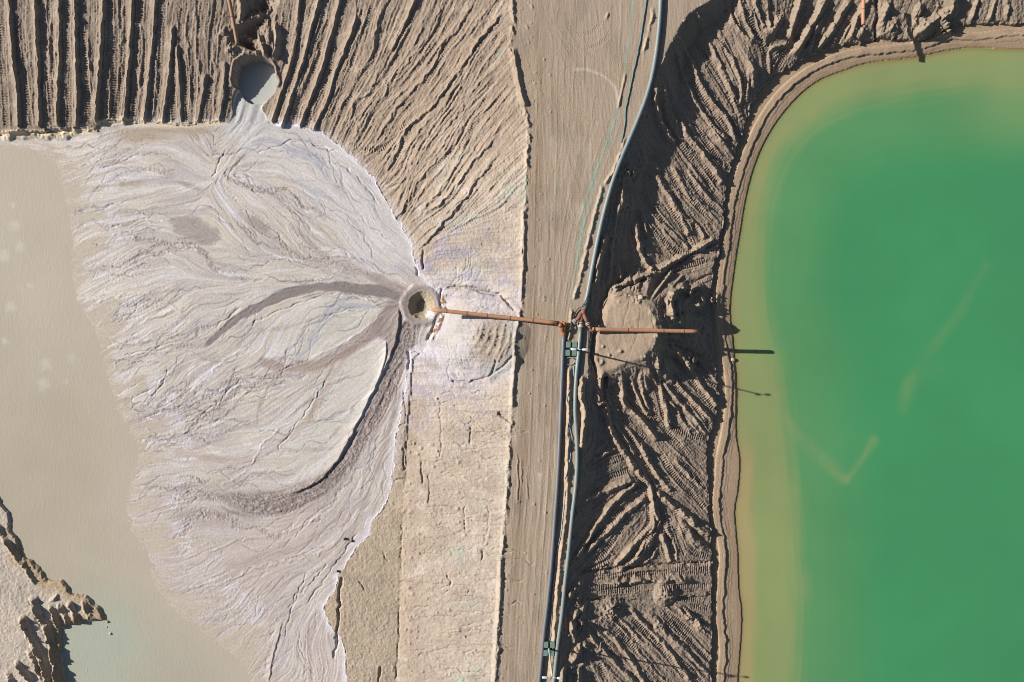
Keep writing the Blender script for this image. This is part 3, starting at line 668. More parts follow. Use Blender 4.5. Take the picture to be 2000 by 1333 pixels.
# ------------------------------------------------------------------ fan relief and masks
def band(pts, w, soft=.35, wob=3, tail=20):
    out = np.zeros_like(Z)
    if isinstance(w, (int, float)): w0 = w1 = w
    else: w0, w1 = w
    Q = P(pts)
    fld = field(Q, max(w0, w1) * 1.5 + 6)
    sl, D, SG, A, L = fld
    ww = w0 + (w1 - w0) * A / L
    d = D + wob * vn(X[sl] / 18, Y[sl] / 18, 8) + wob * .5 * LC[sl]
    out[sl] = sst(ww, ww * (1 - soft), d) * sst(0, tail, L - A + .01 + (tail * .2) * LC[sl] * (tail > 30))
    return out
def poly(pts, z=-5.2, soft=6, wob=3):
    m = up(sdf_c(W(smooth(pts, 10), z))) + wob * LC + wob * .7 * vn(X / 9, Y / 9, 4)
    return sst(soft * .5, -soft * .5, m)
chan1 = band([(806,588),(760,572),(700,564),(640,560),(570,572),(500,602),(440,642),(395,682)], (15, 9))
chan2 = band([(800,600),(765,612),(735,640),(690,680),(630,712),(560,720),(500,705)], (22, 12), soft=.7)
chan3 = band([(700,660),(660,720),(620,790),(590,830),(480,900),(330,880)], (10, 10), soft=.8)
chan4 = band([(806,636),(798,668),(775,720),(745,790),(705,860),(665,920),(610,960),(540,985),(440,985),(330,985)], (22, 34), wob=3, soft=.5, tail=190)
chan5 = band([(790,570),(740,545),(690,528)], (15, 8), soft=.6)
chan6 = band([(240,360),(330,352),(400,375),(450,430),(520,470),(560,500)], (9, 12), soft=.9)
hub = band([(420,350),(460,390),(540,450),(620,500),(690,530)], (6, 14), soft=.9)
lens = poly([(505,690),(530,650),(570,610),(610,585),(660,574),(715,585),(743,606),(725,630),(690,655),(640,680),(580,702),(530,705)], wob=2)
island2 = poly([(750,668),(755,695),(742,740),(718,785),(690,830),(660,880),(625,925),(570,930),(560,860),(600,790),(640,720),(700,680)], wob=4)
northsheet = poly([(470,250),(560,252),(640,275),(720,350),(790,460),(800,520),(780,545),(700,500),(640,430),(560,350),(480,300),(440,270)], wob=6, soft=30)
ashA = poly([(330,425),(370,425),(415,440),(432,465),(410,480),(370,475),(345,455)], soft=10, wob=4)
ashB = poly([(478,420),(500,425),(530,450),(520,460),(490,445)], soft=8, wob=3)
tfan = np.clip(sd['fw'] / 140, -1.2, .3)             # 0 at the water's edge, negative up the fan
popc = fbm(X / 4.2, Y / 4.2, 2, 7)
popc2 = vn(X / 2.6, Y / 2.6, 3)
bub = sst(-.25, .75, fbm(X / 60, Y / 60, 3, 12) + .35 * LC) * sst(-1.3, -.5, -np.abs(tfan + .1)) 
roughm = np.clip((bub * .6 + 1.0 * CH) * (1 - lens) * (1 - island2) * (1 - .85 * northsheet) + chan4 * .9 + .5 * hub, 0, 1.2)
fr = .020 * LM * (.5 + roughm) + .012 * LF * (1 - .4 * northsheet) + .022 * LC * (.3 + roughm) + roughm * (.06 * popc + .045 * popc2)
fr = .8 * fr * (1 - .6 * np.maximum(lens, island2)) - .04 * CH - .05 * THIN + .02 * SALT - .07 * chan1 - .05 * chan2 - .06 * chan4
fr *= sst(20, -30, sd['fw'] + 36 * LC) * .95 + .05
fr = fr * sst(0, -12, sTW)
ADD += np.where(M_fan, fr, 0)
scarp([(779,598),(779,640),(765,690),(742,740),(712,800),(682,860),(652,910),(615,945),(560,968)], h=.34, w=26, side=1)
scarp([(756,660),(753,700),(742,738)], h=.25, w=14, side=1)
scarp([(808,572),(760,556),(700,552)], h=.12, w=14, side=-1)
scarp([(745,606),(700,578),(640,570),(580,584)], h=.12, w=20, side=1); 
scarp([(745,608),(720,636),(660,674),(600,700)], h=.1, w=16, side=-1)
scarp([(553,1212),(542,1250),(530,1300),(525,1340)], h=.15, w=14, side=1)
for p in [[(440,290),(425,320),(415,350)],[(660,570),(560,600),(480,640)],[(700,1040),(650,1110),(600,1180)],[(600,300),(680,330),(740,400)],[(500,300),(580,275),(660,300)],[(300,760),(240,790)],[(420,640),(470,600)],[(236,700),(260,690),(340,670)],[(250,800),(300,770),(330,720)],[(360,830),(420,790),(470,740)],
          [(540,880),(600,800),(640,740)],[(700,600),(620,620)],[(640,1100),(560,1190)],[(600,1120),(570,1180),(555,1250)]]:
    groove(p, 2.2, .12, wig=4)
for p in [([(225,725),(232,700),(280,690),(340,684)]), ([(218,680),(260,672),(300,665)]), [(290,780),(320,740),(360,700),(380,690)], [(330,800),(380,760),(430,710),(470,690)], [(250,640),(300,620),(360,600)], [(170,600),(240,575),(300,580),(360,610)],
          [(480,545),(600,548),(700,560)], [(640,1000),(560,1040),(460,1060),(360,1090)], [(660,1060),(600,1090),(500,1110),(420,1150)], [(500,750),(420,820),(330,850),(280,840)], [(560,830),(520,860),(480,920),(430,950)]]:
    ridge(p, w=4.5, h=.06, wig=4, rough=.8)
# crater at the pipe's mouth
cc = W([(822, 597)], -5.0)[0]
q = np.hypot(X - cc[0], (Y - cc[1]) * .98)
q = q + 2.2 * vn(X / 13, Y / 13, 5) + 1.0 * vn(X / 4, Y / 4, 6)
crater = np.interp(q, [0, 7, 9, 13, 20, 24, 27, 31, 35, 38, 44, 70], [-1.5, -1.5, -1.45, -.95, -.42, -.25, .02, .05, .12, .14, 0, 0]).astype(F4)
cm = sst(46, 38, q)
Z = np.where(q < 46, Z * (1 - cm) + (-5.0) * cm, Z)
RID *= 1 - cm; GRV *= 1 - cm; ADD *= 1 - cm
ADD += np.where(q < 46, crater + .02 * popc2 * sst(40, 15, q), 0)
# round pit with its pool, upper left
pc = W([(498, 156)], -3.6)[0]
qp = np.hypot((X - pc[0]) / 43, (Y - pc[1]) / 45) + .07 * vn(X / 16, Y / 16, 3) + .025 * vn(X / 5, Y / 5, 3)
gul = up(sdf_c(W(smooth([(470,170),(458,200),(455,225),(440,260),(540,262),(527,236),(512,214),(528,190),(530,160)], 8), -4.7))) + 2 * vn(X / 9, Y / 9, 2)
pitm = sst(1.04, .97, qp)
gm = sst(2.5, -2.5, gul)
hole = np.maximum(pitm, gm)
ztarget = np.where(qp < 1, -5.6 + .25 * sst(.93, 1.02, qp), -4.68 - .42 * sst(pc[1] + 40, pc[1] + 95, Y) + .04 * LC)
Z = Z * (1 - hole) + np.minimum(Z, ztarget) * hole
keep = 1 - hole
RID *= keep; GRV *= keep; TRK *= keep
ADD = ADD * (1 - .8 * hole)
rim = np.exp(-((qp - 1.12) / .08) ** 2) * (Y < pc[1] + 15)
ADD += .3 * rim * (1 - gm)
M_pit = hole > .5
M_fan = M_fan | M_pit
M_west &= ~M_pit

# ------------------------------------------------------------------ small relief everywhere
micro = fbm(X / 5, Y / 5, 3, 9)
nse = fbm(X / 2.4, Y / 2.4, 2, 14)
clod = np.clip(fbm(X / 6, Y / 6, 2, 3) * 1.6 - .35, 0, 1)
patch = sst(-.1, .5, fbm(X / 45, Y / 45, 3, 10))
wl = sst(1010, 790, X)
nwq = sst(700, 560, Y - (X - 600) * .8)    # the furrowed north-west slope
nef = nwq * sst(560, 760, X + Y * .4)
Z += np.where(M_west, .016 * LM * (.3 + nwq) + .014 * LF * (.3 + .9 * nwq) + .028 * LC * nef + (.055 + .01 * nef) * micro + .036 * nse + .12 * clod * patch * (1 - .4 * nwq), 0)
Z += np.where(M_east, .022 * LM + .022 * LF + .045 * LC + .06 * micro + .045 * nse + .25 * clod * patch, 0) * np.where(pmf, .25, 1)
Z += np.where(M_road, .007 * LF + .005 * LM + .007 * nse, 0)
bank_l = (.05 * micro + .03 * nse) * sst(0, -8, sBK)
Z += np.where(M_beach, .012 * nse + .006 * vn(sd['sh'] / 3, Y / 90, 3), 0)
Z += np.where(M_fan, .006 * nse, 0) + bank_l
onroad = np.where(M_road, sst(-40, -4, sd['road']), 1)
RIDm = RID
Z = Z + RIDm - GRV + TRK + ADD
# underwater bars in the right pond
del micro

# ------------------------------------------------------------------ true surface colours
def C(r, g, b, k=.72):
    v = np.array([r, g, b]) / 255.0
    return (np.where(v <= .04045, v / 12.92, ((v + .055) / 1.055) ** 2.4) * k).astype(F4)
COL = np.zeros((NY, NX, 3), F4); COL[:] = C(174, 157, 134)
def mix(m, c):
    m = np.clip(m, 0, 1)[..., None]
    COL[:] = COL * (1 - m) + np.asarray(c, F4) * m
big = fbm(X / 150, Y / 150, 3, 2); mid = fbm(X / 30, Y / 30, 3, 4)
mix(M_west * 1.0, C(166, 148, 127))
mix(M_west * sst(560, 300, Y) * sst(760, 500, X), C(156, 140, 121))
cream = M_west * sst(330, 60, sd['cW']) * sst(150, 420, Y + .0 * X) * sst(700, 850, X)
mix(cream * (.75 + .25 * mid), C(188, 172, 151))
mix(M_west * sst(30, 4, sd['cW']) * sst(200, 300, Y) * .4, C(204, 189, 165))
gr = sst(.15, .6, fbm(X / 70, Y / 50, 3, 6)) * sst(140, 90, np.abs(X - 960)) * M_west * sst(200, 400, Y)
mix(gr * .6, C(178, 184, 164)); mix(M_west * sst(.2, .6, fbm(X / 18, Y / 12, 3, 2)) * sst(250, 350, Y) * .35, C(206, 200, 188))
minz = sst(185, 60, np.hypot((X - 880) * .9, (Y - 650) * 1.0) + 30 * mid) * M_west
mix(minz * (.75 + .3 * LC * .4), C(196, 190, 192))
mix(minz * sst(.2, .7, mid) * .8, C(214, 204, 190))
mix(M_west * sst(.0, .5, fbm(X / 30, Y / 14, 3, 11)) * sst(150, 60, np.hypot((X - 870) * .8, Y - 545)) * .75, C(164, 158, 166)); mix(M_west * sst(.1, .5, fbm(X / 30, Y / 14, 3, 12)) * sst(120, 50, np.hypot((X - 860) * .8, Y - 775)) * .6, C(166, 158, 162))
mix(M_west * sst(75, 35, np.hypot(X - 902, (Y - 655) * .85) + 14 * mid) * .9, C(184, 178, 170)); mix(M_west * sst(30, 12, np.hypot((X - 965) * .8, (Y - 722) * 1.4) + 8 * mid) * .6, C(176, 182, 168))
mix(sst(60, 20, np.hypot(X - 965, (Y - 668) * .85)) * M_west * .8, C(158, 140, 118))
mix(M_west * sst(20, 0, sd['tW'] + 5 * mid) * sst(400, 450, X + Y) * sst(1100, 1000, Y) * .35, C(214, 208, 206))
mix(M_west * sst(24, -16, sd['tW2'] + 22 * mid + 8 * fbm(X / 12, Y / 12, 2, 3)) * sst(900, 980, Y) * .8, C(190, 172, 144))
mix(M_west * sst(.0, .5, fbm(X / 34, Y / 22, 4, 8)) * .3, C(150, 134, 114)); mix(M_west * sst(.1, .5, fbm(X / 28, Y / 16, 4, 9)) * .25, C(204, 190, 164))
mix(M_road * .35 * sst(-.3, .5, mid), C(168, 148, 120))
tracky = M_road * sst(16, 3, np.abs(X - np.interp(Y, [0, 300, 600, 900, 1333], [1055, 1052, 1042, 1022, 992]).astype(F4)))
mix(tracky * .5, C(150, 130, 106))
tn = M_road * sst(.1, .7, fbm(X / 14, Y / 160, 3, 5))
mix(tn * .4, C(188, 170, 144)); 
mix(M_east * 1.0, C(163, 145, 124)); mix(M_east * sst(0, .6, mid) * .4, C(130, 118, 102)); mix(M_east * sst(.25, .7, fbm(X / 40, Y / 40, 2, 3)) * .35, C(128, 130, 112))
mix(pmf * .9, C(172, 153, 128)); mix(pmf * sst(0, .6, fbm(X / 12, Y / 18, 3, 6)) * .4, C(150, 134, 112)); mix(M_east * np.clip(RID * 1.6, 0, 1) * .5, C(172, 152, 126))
mix(sst(1480, 1540, X) * M_east * .8, C(156, 140, 118))
mix(M_west * np.clip(RID * 1.2, 0, 1) * .35, C(176, 158, 132))
wet = M_beach * sst(26, -2, sd['sh'] + 4 * vn(X / 12, Y / 12, 2))
mix(M_beach * 1.0, C(176, 154, 124)); mix(M_beach * .45 * sst(-.2, .6, vn(sd['sh'] / 4, Y / 140, 6) + .5 * mid), C(160, 138, 112)); mix(wet * .55, C(150, 128, 104))
mix((sd['sh'] < 0) & ~westm, C(178, 152, 96))
# sediment fan
mf = M_fan * 1.0
mix(mf, C(202, 193, 181)); mix(mf * sst(-.1, .5, fbm(X / 50, Y / 34, 4, 13)) * .6, C(214, 203, 184))
mix(mf * sst(.0, .7, mid + .5 * LC) * .5, C(186, 174, 166)); mix(mf * sst(.9, 2.0, LF * .6 + LM * .6) * .3, C(160, 150, 146)); mix(mf * sst(.5, 1.6, -LF * .5 - LM * .7) * .4, C(216, 210, 206))
mix(mf * northsheet * .75, C(206, 202, 196)); mix(mf * np.maximum(lens, island2) * .85, C(204, 199, 186))
blue = sst(.6, 1.9, LC + mid * 1.2)
mix(mf * blue * np.clip(.3 + northsheet * .5 + lens * .6 + island2 * .5, 0, 1) * .75, C(166, 170, 178))
mix(mf * sst(.8, 2.2, LM) * (1 - roughm * .4) * .25, C(158, 154, 158))
mix(mf * CH * (1 - .7 * np.maximum(lens, northsheet)) * .8, C(156, 144, 137)); mix(mf * THIN * .75, C(128, 122, 124)); mix(mf * CH * np.maximum(lens, northsheet) * .6, C(170, 173, 178)); mix(mf * SALT * sst(-.6, .6, LF + popc * 2) * .85, C(228, 224, 222))
for pts_, w_, a_ in [([(700,672),(660,700),(628,760),(600,830)],(8,5),.8), ([(560,720),(525,755),(505,800),(500,830)],(7,5),.6), ([(600,716),(560,700),(520,705),(480,730)],(6,5),.6), ([(500,830),(440,840),(400,870),(360,880)],(5,4),.5),
        ([(690,800),(650,850),(600,890)],(3,3),.6), ([(760,560),(700,535),(640,505),(600,470),(560,430)],(7,9),.45), ([(240,360),(330,352),(400,375)],(9,6),.6), ([(190,420),(260,415),(330,400)],(6,4),.5), ([(700,1010),(660,1060),(600,1110),(520,1160)],(7,6),.5),
        ([(640,960),(600,985),(520,1000),(420,1010),(330,1010)],(20,26),.65), ([(690,960),(660,1010),(600,1060),(520,1090),(430,1110)],(10,14),.5), ([(620,620),(560,640),(500,650),(440,690),(400,720)],(3,7),.4), ([(480,940),(400,950),(320,955)],(12,20),.4), ([(782,760),(740,900),(700,1010),(645,1110),(585,1180),(525,1275)],(6,10),.6), ([(770,800),(752,880),(722,960)],(5,6),.4), ([(680,1060),(640,1160),(610,1240),(600,1333)],(6,12),.45), ([(560,1060),(470,1110),(400,1160)],(8,14),.45), ([(600,420),(660,480),(720,530)],(4,7),.4), ([(380,560),(300,575),(220,600)],(5,10),.45), ([(420,690),(340,730),(280,780)],(5,9),.45), ([(460,790),(380,840),(310,870)],(5,10),.45), ([(470,420),(540,470),(620,520),(700,548)],(9,10),.4), ([(560,1250),(545,1300),(530,1333)],(8,8),.5)]:
    mix(mf * band(pts_, w_, soft=.8, wob=3) * a_, C(154, 142, 135))
mix(mf * sst(-1.2, -2.4, LM + .5 * LC) * .5, C(222, 220, 222))
mix(mf * sst(-.6, -1.8, LC + .8 * mid) * sst(20, -60, sd['fw']) * .35, C(218, 217, 224))
low_r = mf * sst(560, 900, Y) * sst(40, -200, sd['fw'])
mix(mf * sst(820, 1060, Y) * .5, C(186, 173, 163))
mix(mf * hub * .35, C(170, 156, 148)); mix(mf * chan6 * .25, C(168, 154, 148))
mix(mf * chan3 * .55, C(180, 162, 146))
mix(mf * chan1 * 1., C(140, 131, 127)); mix(mf * chan5 * .8, C(164, 150, 144)); mix(mf * chan2 * .85, C(164, 148, 138))
trunk_ = poly([(752,592),(772,586),(792,600),(790,640),(778,690),(764,700),(752,668),(738,648),(722,640),(744,612)], soft=10, wob=3)
mix(mf * trunk_, C(150, 138, 131)); mix(mf * trunk_ * sst(.2, 1.6, LM + LF * .5) * .5, C(176, 164, 158)); mix(mf * chan4, C(142, 129, 121)); mix(mf * chan4 * sst(.2, 1, popc2) * .5, C(184, 172, 160)); mix(mf * ashA * .8, C(160, 150, 142)); mix(mf * ashB * .8, C(162, 150, 142))
mix(mf * roughm * sst(0, .5, popc) * .35, C(214, 208, 208))
mix(mf * sst(-12, 0, sTW + 5 * LC * .5) * sst(380, 440, X) * .8, C(216, 213, 218))
mix(mf * sst(30, 5, np.abs(sd['fw'] + 60 + 25 * mid)) * sst(200, 300, Y) * sst(.1, .9, LC + mid) * .5, C(222, 220, 226))
mudm = mf * sst(-30, 22, sd['fw'] + 34 * mid + 30 * LC + 10 * LM - 40 * SALT - 10 * CH)
mix(mudm, C(192, 181, 163)); mix(mudm * sst(.1, .8, mid) * .3, C(172, 158, 142))
mix(mf * sst(262, 240, Y + 10 * mid + 6 * LC) * sst(160, 220, X) * sst(420, 370, X) * sst(225, 235, Y), C(178, 164, 144))
# crater
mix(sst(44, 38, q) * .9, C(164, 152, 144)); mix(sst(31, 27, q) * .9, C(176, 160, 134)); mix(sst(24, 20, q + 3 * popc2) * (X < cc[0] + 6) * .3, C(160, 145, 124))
mix(sst(13, 6, np.hypot(X - cc[0] - 20, Y - cc[1] - 18) + 3 * popc2), C(222, 216, 210))
br = band([(866,582),(862,610),(852,640),(832,672)], (6, 3), soft=.6)
mix(br * sst(-.3, .3, popc), C(150, 104, 52)); mix(band([(872,575),(868,612),(856,645),(838,672)], 3, soft=.8) * .9, C(96, 66, 40))
# pit
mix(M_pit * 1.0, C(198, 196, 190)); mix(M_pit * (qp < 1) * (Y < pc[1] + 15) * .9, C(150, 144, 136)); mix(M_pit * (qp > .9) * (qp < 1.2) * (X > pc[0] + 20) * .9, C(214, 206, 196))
# lower-left bank
bm = sst(3, -3, sBK) * (X < 330)
mix(bm, C(196, 184, 166)); mix(bm * sst(-34, -6, sBK + 8 * mid) * sst(1010, 1100, Y), C(182, 160, 128)); mix(bm * np.clip(RID * 2.2, 0, 1) * .6, C(150, 130, 104))
mix(sst(5, 0, np.abs(sBK)) * sst(.0, .6, mid) * .7, C(216, 214, 220))
mix((sst(9, 3, pdist(X[: , :], Y, P(lip, 30))) * (X < 220) * (X > -60)) * .8, C(224, 204, 168))
lipc = sst(9, 3, np.abs(sTW)) * (X > 120) * (X < 420) * (Y < 300)
mix(lipc * .7, C(222, 202, 166))
# teal mineral dust and pale tyre smears on the road
for p, w_, a_ in [([(1206,215),(1180,300),(1152,370),(1136,450),(1126,520),(1118,600)], 11, .75), ([(1236,0),(1228,80),(1216,150)], 6, .5), ([(1190,330),(1168,400),(1150,470)], 6, .6), ([(1086,350),(1085,430)], 5, .4), ([(1238,0),(1232,60),(1224,110)], 5, .5), ([(1028,345),(1022,420)], 4, .8), ([(975,110),(985,96),(996,100)], 7, .5),
                  ([(1101,700),(1092,800),(1086,900),(1078,1000),(1060,1150),(1045,1260)], 5, .3)]:
    mix(band(p, w_, soft=.9, wob=2) * a_ * np.clip(.7 + .8 * vn(X / 5, Y / 9, 3), 0, 1), C(150, 172, 150))
mix(band([(1122,136),(1150,137),(1180,150),(1200,172),(1207,205)], 4.5, soft=.8, wob=1.5) * .6, C(206, 196, 172))
mix(band([(1166,240),(1140,350),(1120,470)], 7, soft=.9) * .4, C(200, 188, 162)); mix(band([(1054,928),(1050,985)], 3, soft=.9) * .7, C(206, 196, 172))
mix(band([(1112,660),(1108,800),(1104,960),(1090,1110),(1072,1330)], 7, soft=.5) * .6, C(194, 166, 134))
# grain of the soil itself
COL *= (1 + .05 * vn(X / 1.7, Y / 1.7, 5) + .05 * mid + .045 * LF * (1 - .4 * (~M_fan)) + .03 * big)[..., None]
for k in range(26):
    y0 = random.uniform(-20, 1250); l_ = random.uniform(80, 320); fr_k = random.random()
    def rx(yy): 
        a_ = np.interp(yy, [0, 300, 600, 900, 1333], [1015, 1040, 1027, 997, 973]); b_ = np.interp(yy, [0, 200, 330, 600, 900, 1333], [1235, 1220, 1175, 1105, 1080, 1040]); return a_ + fr_k * (b_ - a_)
    bnd = band([(rx(y0), y0), (rx(y0 + l_ / 2) + random.uniform(-6, 6), y0 + l_ / 2), (rx(y0 + l_), y0 + l_)], random.uniform(2, 7), soft=.9, wob=2, tail=60)
    mix(bnd * random.uniform(.25, .55) * M_road, C(150, 133, 112) if k % 2 else C(196, 182, 158))
damp = M_road * sst(.15, .55, fbm(X / 26, Y / 60, 4, 11))
COL *= (1 - .13 * damp)[..., None]
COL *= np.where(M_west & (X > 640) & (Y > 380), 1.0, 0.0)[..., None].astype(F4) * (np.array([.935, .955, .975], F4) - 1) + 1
COL *= np.where(M_fan[..., None], np.array([1.0, .985, 1.01], F4), np.array([1.0, .985, 1.04], F4))
np.clip(COL, .01, .85, out=COL)

# ------------------------------------------------------------------ materials
def nodes(mat):
    mat.use_nodes = True
    nt = mat.node_tree
    return nt, nt.nodes["Principled BSDF"]
def soil(name, scale, bump, rough=.92):
    m = bpy.data.materials.new(name)
    nt, bs = nodes(m)
    at = nt.nodes.new("ShaderNodeAttribute"); at.attribute_name = "soil"
    tc = nt.nodes.new("ShaderNodeTexCoord")
    no = nt.nodes.new("ShaderNodeTexNoise"); no.inputs["Scale"].default_value = scale; no.inputs["Detail"].default_value = 6; no.inputs["Roughness"].default_value = .7
    nt.links.new(tc.outputs["Object"], no.inputs["Vector"])
    mr = nt.nodes.new("ShaderNodeMapRange"); mr.inputs[1].default_value = .3; mr.inputs[2].default_value = .7; mr.inputs[3].default_value = .86; mr.inputs[4].default_value = 1.14
    nt.links.new(no.outputs[0], mr.inputs[0])
    mx = nt.nodes.new("ShaderNodeMix"); mx.data_type = 'RGBA'; mx.blend_type = 'MULTIPLY'; mx.inputs[0].default_value = 1
    nt.links.new(at.outputs["Color"], mx.inputs[6]); nt.links.new(mr.outputs[0], mx.inputs[7]); nt.links.new(mx.outputs[2], bs.inputs["Base Color"])
    bp = nt.nodes.new("ShaderNodeBump"); bp.inputs["Strength"].default_value = bump; bp.inputs["Distance"].default_value = .05
    nt.links.new(no.outputs[0], bp.inputs["Height"]); nt.links.new(bp.outputs[0], bs.inputs["Normal"])
    bs.inputs["Roughness"].default_value = rough
    bs.inputs["Specular IOR Level"].default_value = .15
    return m
m_soil = soil("bulldozed_earth", 4.0, .7); m_road = soil("packed_haul_road", 5.0, .35); m_fan = soil("washed_sediment", 3.0, .3, .75); m_beach = soil("damp_beach_sand", 5.0, .3, .8)

def water(name, ripple, strength, direction=0.4):
    m = bpy.data.materials.new(name)
    nt, bs = nodes(m)
    at = nt.nodes.new("ShaderNodeAttribute"); at.attribute_name = "tint"
    al = nt.nodes.new("ShaderNodeAttribute"); al.attribute_name = "murk"
    tc = nt.nodes.new("ShaderNodeTexCoord")
    mp = nt.nodes.new("ShaderNodeMapping"); mp.inputs["Rotation"].default_value[2] = direction; mp.inputs["Scale"].default_value = (1, .35, 1)
    no = nt.nodes.new("ShaderNodeTexNoise"); no.inputs["Scale"].default_value = ripple; no.inputs["Detail"].default_value = 3
    n2 = nt.nodes.new("ShaderNodeTexNoise"); n2.inputs["Scale"].default_value = .09; n2.inputs["Detail"].default_value = 4
    mr = nt.nodes.new("ShaderNodeMapRange"); mr.inputs[1].default_value = .3; mr.inputs[2].default_value = .7; mr.inputs[3].default_value = .95; mr.inputs[4].default_value = 1.05
    mx = nt.nodes.new("ShaderNodeMix"); mx.data_type = 'RGBA'; mx.blend_type = 'MULTIPLY'; mx.inputs[0].default_value = 1
    bp = nt.nodes.new("ShaderNodeBump"); bp.inputs["Strength"].default_value = strength; bp.inputs["Distance"].default_value = .04
    nt.links.new(tc.outputs["Object"], mp.inputs[0]); nt.links.new(mp.outputs[0], no.inputs["Vector"]); nt.links.new(tc.outputs["Object"], n2.inputs["Vector"])
    nt.links.new(n2.outputs[0], mr.inputs[0]); nt.links.new(at.outputs["Color"], mx.inputs[6]); nt.links.new(mr.outputs[0], mx.inputs[7]); nt.links.new(mx.outputs[2], bs.inputs["Base Color"])
    nt.links.new(no.outputs[0], bp.inputs["Height"]); nt.links.new(bp.outputs[0], bs.inputs["Normal"])
    nt.links.new(al.outputs["Fac"], bs.inputs["Alpha"])
    bs.inputs["Roughness"].default_value = .18; bs.inputs["Specular IOR Level"].default_value = .3
    return m
m_green = water("turbid_green_water", 3.0, .10); m_murk = water("beige_silty_water", 3.4, .5, .75)
m_murk.node_tree.nodes["Principled BSDF"].inputs["Specular IOR Level"].default_value = .15

# ------------------------------------------------------------------ ground sheet, cut along its real borders
SC = scene.collection
def to_xyz(x, y, z):
    return np.stack([(x - CX) * S, (CY - y) * S, z], -1)
VIDX = np.arange(NX * NY, dtype=np.int32).reshape(NY, NX)
fmask_fan = M_fan[:-1, :-1] | ((sBK < 2) & (X < 400) & (Y > 900))[:-1, :-1]
fr_ = M_road[:-1, :-1] & ~fmask_fan
fb_ = M_beach[:-1, :-1] & ~fmask_fan
fg_ = ~(fmask_fan | fr_ | fb_)
ALL = to_xyz(X, Y, Z).reshape(-1, 3).astype(F4)
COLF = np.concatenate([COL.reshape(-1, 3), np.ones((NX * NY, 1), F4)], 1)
def sheet(name, fm, mat):
    jj, ii = np.nonzero(fm)
    quads = np.stack([VIDX[jj, ii], VIDX[jj + 1, ii], VIDX[jj + 1, ii + 1], VIDX[jj, ii + 1]], 1)
    used = np.zeros(NX * NY, bool); used[quads.ravel()] = True
    remap = np.cumsum(used).astype(np.int32) - 1
    co = ALL[used]; qd = remap[quads].ravel().astype(np.int32)
    me = bpy.data.meshes.new(name)
    me.vertices.add(len(co)); me.vertices.foreach_set("co", co.ravel())
    me.loops.add(len(qd)); me.loops.foreach_set("vertex_index", qd)
    n = len(quads)
    me.polygons.add(n); me.polygons.foreach_set("loop_start", np.arange(0, 4 * n, 4, dtype=np.int32)); me.polygons.foreach_set("loop_total", np.full(n, 4, np.int32))
    me.polygons.foreach_set("use_smooth", np.ones(n, bool))
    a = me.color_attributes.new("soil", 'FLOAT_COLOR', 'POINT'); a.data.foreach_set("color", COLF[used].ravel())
    me.update(calc_edges=True)
    me.materials.append(mat)
    o = bpy.data.objects.new(name, me); SC.objects.link(o); o["kind"] = "structure"
    return o
sheet("ground", fg_, m_soil); sheet("road", fr_, m_road); sheet("mudflat", fmask_fan, m_fan); sheet("beach", fb_, m_beach)

def ground_z(px, py):
    i = np.clip(np.searchsorted(XS, px), 1, NX - 1); j = np.clip(np.searchsorted(YS, py), 1, NY - 1)
    return float(Z[j, i])
def spot(u, v, dz=0.0):
    """photo point on the ground -> world position"""
    z = 0.0
    for _ in range(12):
        p = W([(u, v)], z)[0]
        z = .5 * z + .5 * ground_z(p[0], p[1])
    p = W([(u, v)], z)[0]
    return Vector(((p[0] - CX) * S, (CY - p[1]) * S, z + dz))
def at_z(u, v, z):
    p = W([(u, v)], z)[0]
    return Vector(((p[0] - CX) * S, (CY - p[1]) * S, z))

def pond(name, x0, x1, y0, y1, z, st, mat, colour, k):
    xs = np.arange(x0, x1, st, dtype=F4); ys = np.arange(y0, y1, st, dtype=F4)
    gx, gy = np.meshgrid(xs, ys)
    i = np.clip(np.searchsorted(XS, xs), 0, NX - 1); j = np.clip(np.searchsorted(YS, ys), 0, NY - 1)
    bed = (Z[np.ix_(j, i)] + np.roll(Z, 2, 0)[np.ix_(j, i)] + np.roll(Z, -2, 0)[np.ix_(j, i)]) / 3
    dep = np.clip(z - bed, 0, None)
    murk = 1 - np.exp(-dep * k) if k < 50 else np.ones_like(dep)
    tint = colour(gx, gy, i, j)
    nx, ny = len(xs), len(ys)
    idx = np.arange(nx * ny).reshape(ny, nx)
    qd = np.stack([idx[:-1, :-1], idx[1:, :-1], idx[1:, 1:], idx[:-1, 1:]], -1).reshape(-1, 4)
    wetv = (dep > 0).ravel()
    keepq = wetv[qd].any(1)
    qd = qd[keepq]
    used = np.zeros(nx * ny, bool); used[qd.ravel()] = True
    rm = np.cumsum(used) - 1
    me = bpy.data.meshes.new(name)
    co = to_xyz(gx, gy, np.full(gx.shape, z)).reshape(-1, 3)[used].astype(F4)
    n = len(qd)
    me.vertices.add(len(co)); me.vertices.foreach_set("co", co.ravel())
    me.loops.add(4 * n); me.loops.foreach_set("vertex_index", rm[qd].ravel().astype(np.int32))
    me.polygons.add(n); me.polygons.foreach_set("loop_start", np.arange(0, 4 * n, 4, dtype=np.int32)); me.polygons.foreach_set("loop_total", np.full(n, 4, np.int32))
    a = me.color_attributes.new("tint", 'FLOAT_COLOR', 'POINT')
    a.data.foreach_set("color", np.concatenate([tint.reshape(-1, 3), np.ones((nx * ny, 1))], 1)[used].astype(F4).ravel())
    b = me.attributes.new("murk", 'FLOAT', 'POINT'); b.data.foreach_set("value", murk.ravel()[used].astype(F4))
    me.update(calc_edges=True)
    me.materials.append(mat)
    o = bpy.data.objects.new(name, me); SC.objects.link(o); o["kind"] = "structure"
    return o
def lerp3(a, b, t): return a * (1 - t[..., None]) + b * t[..., None]
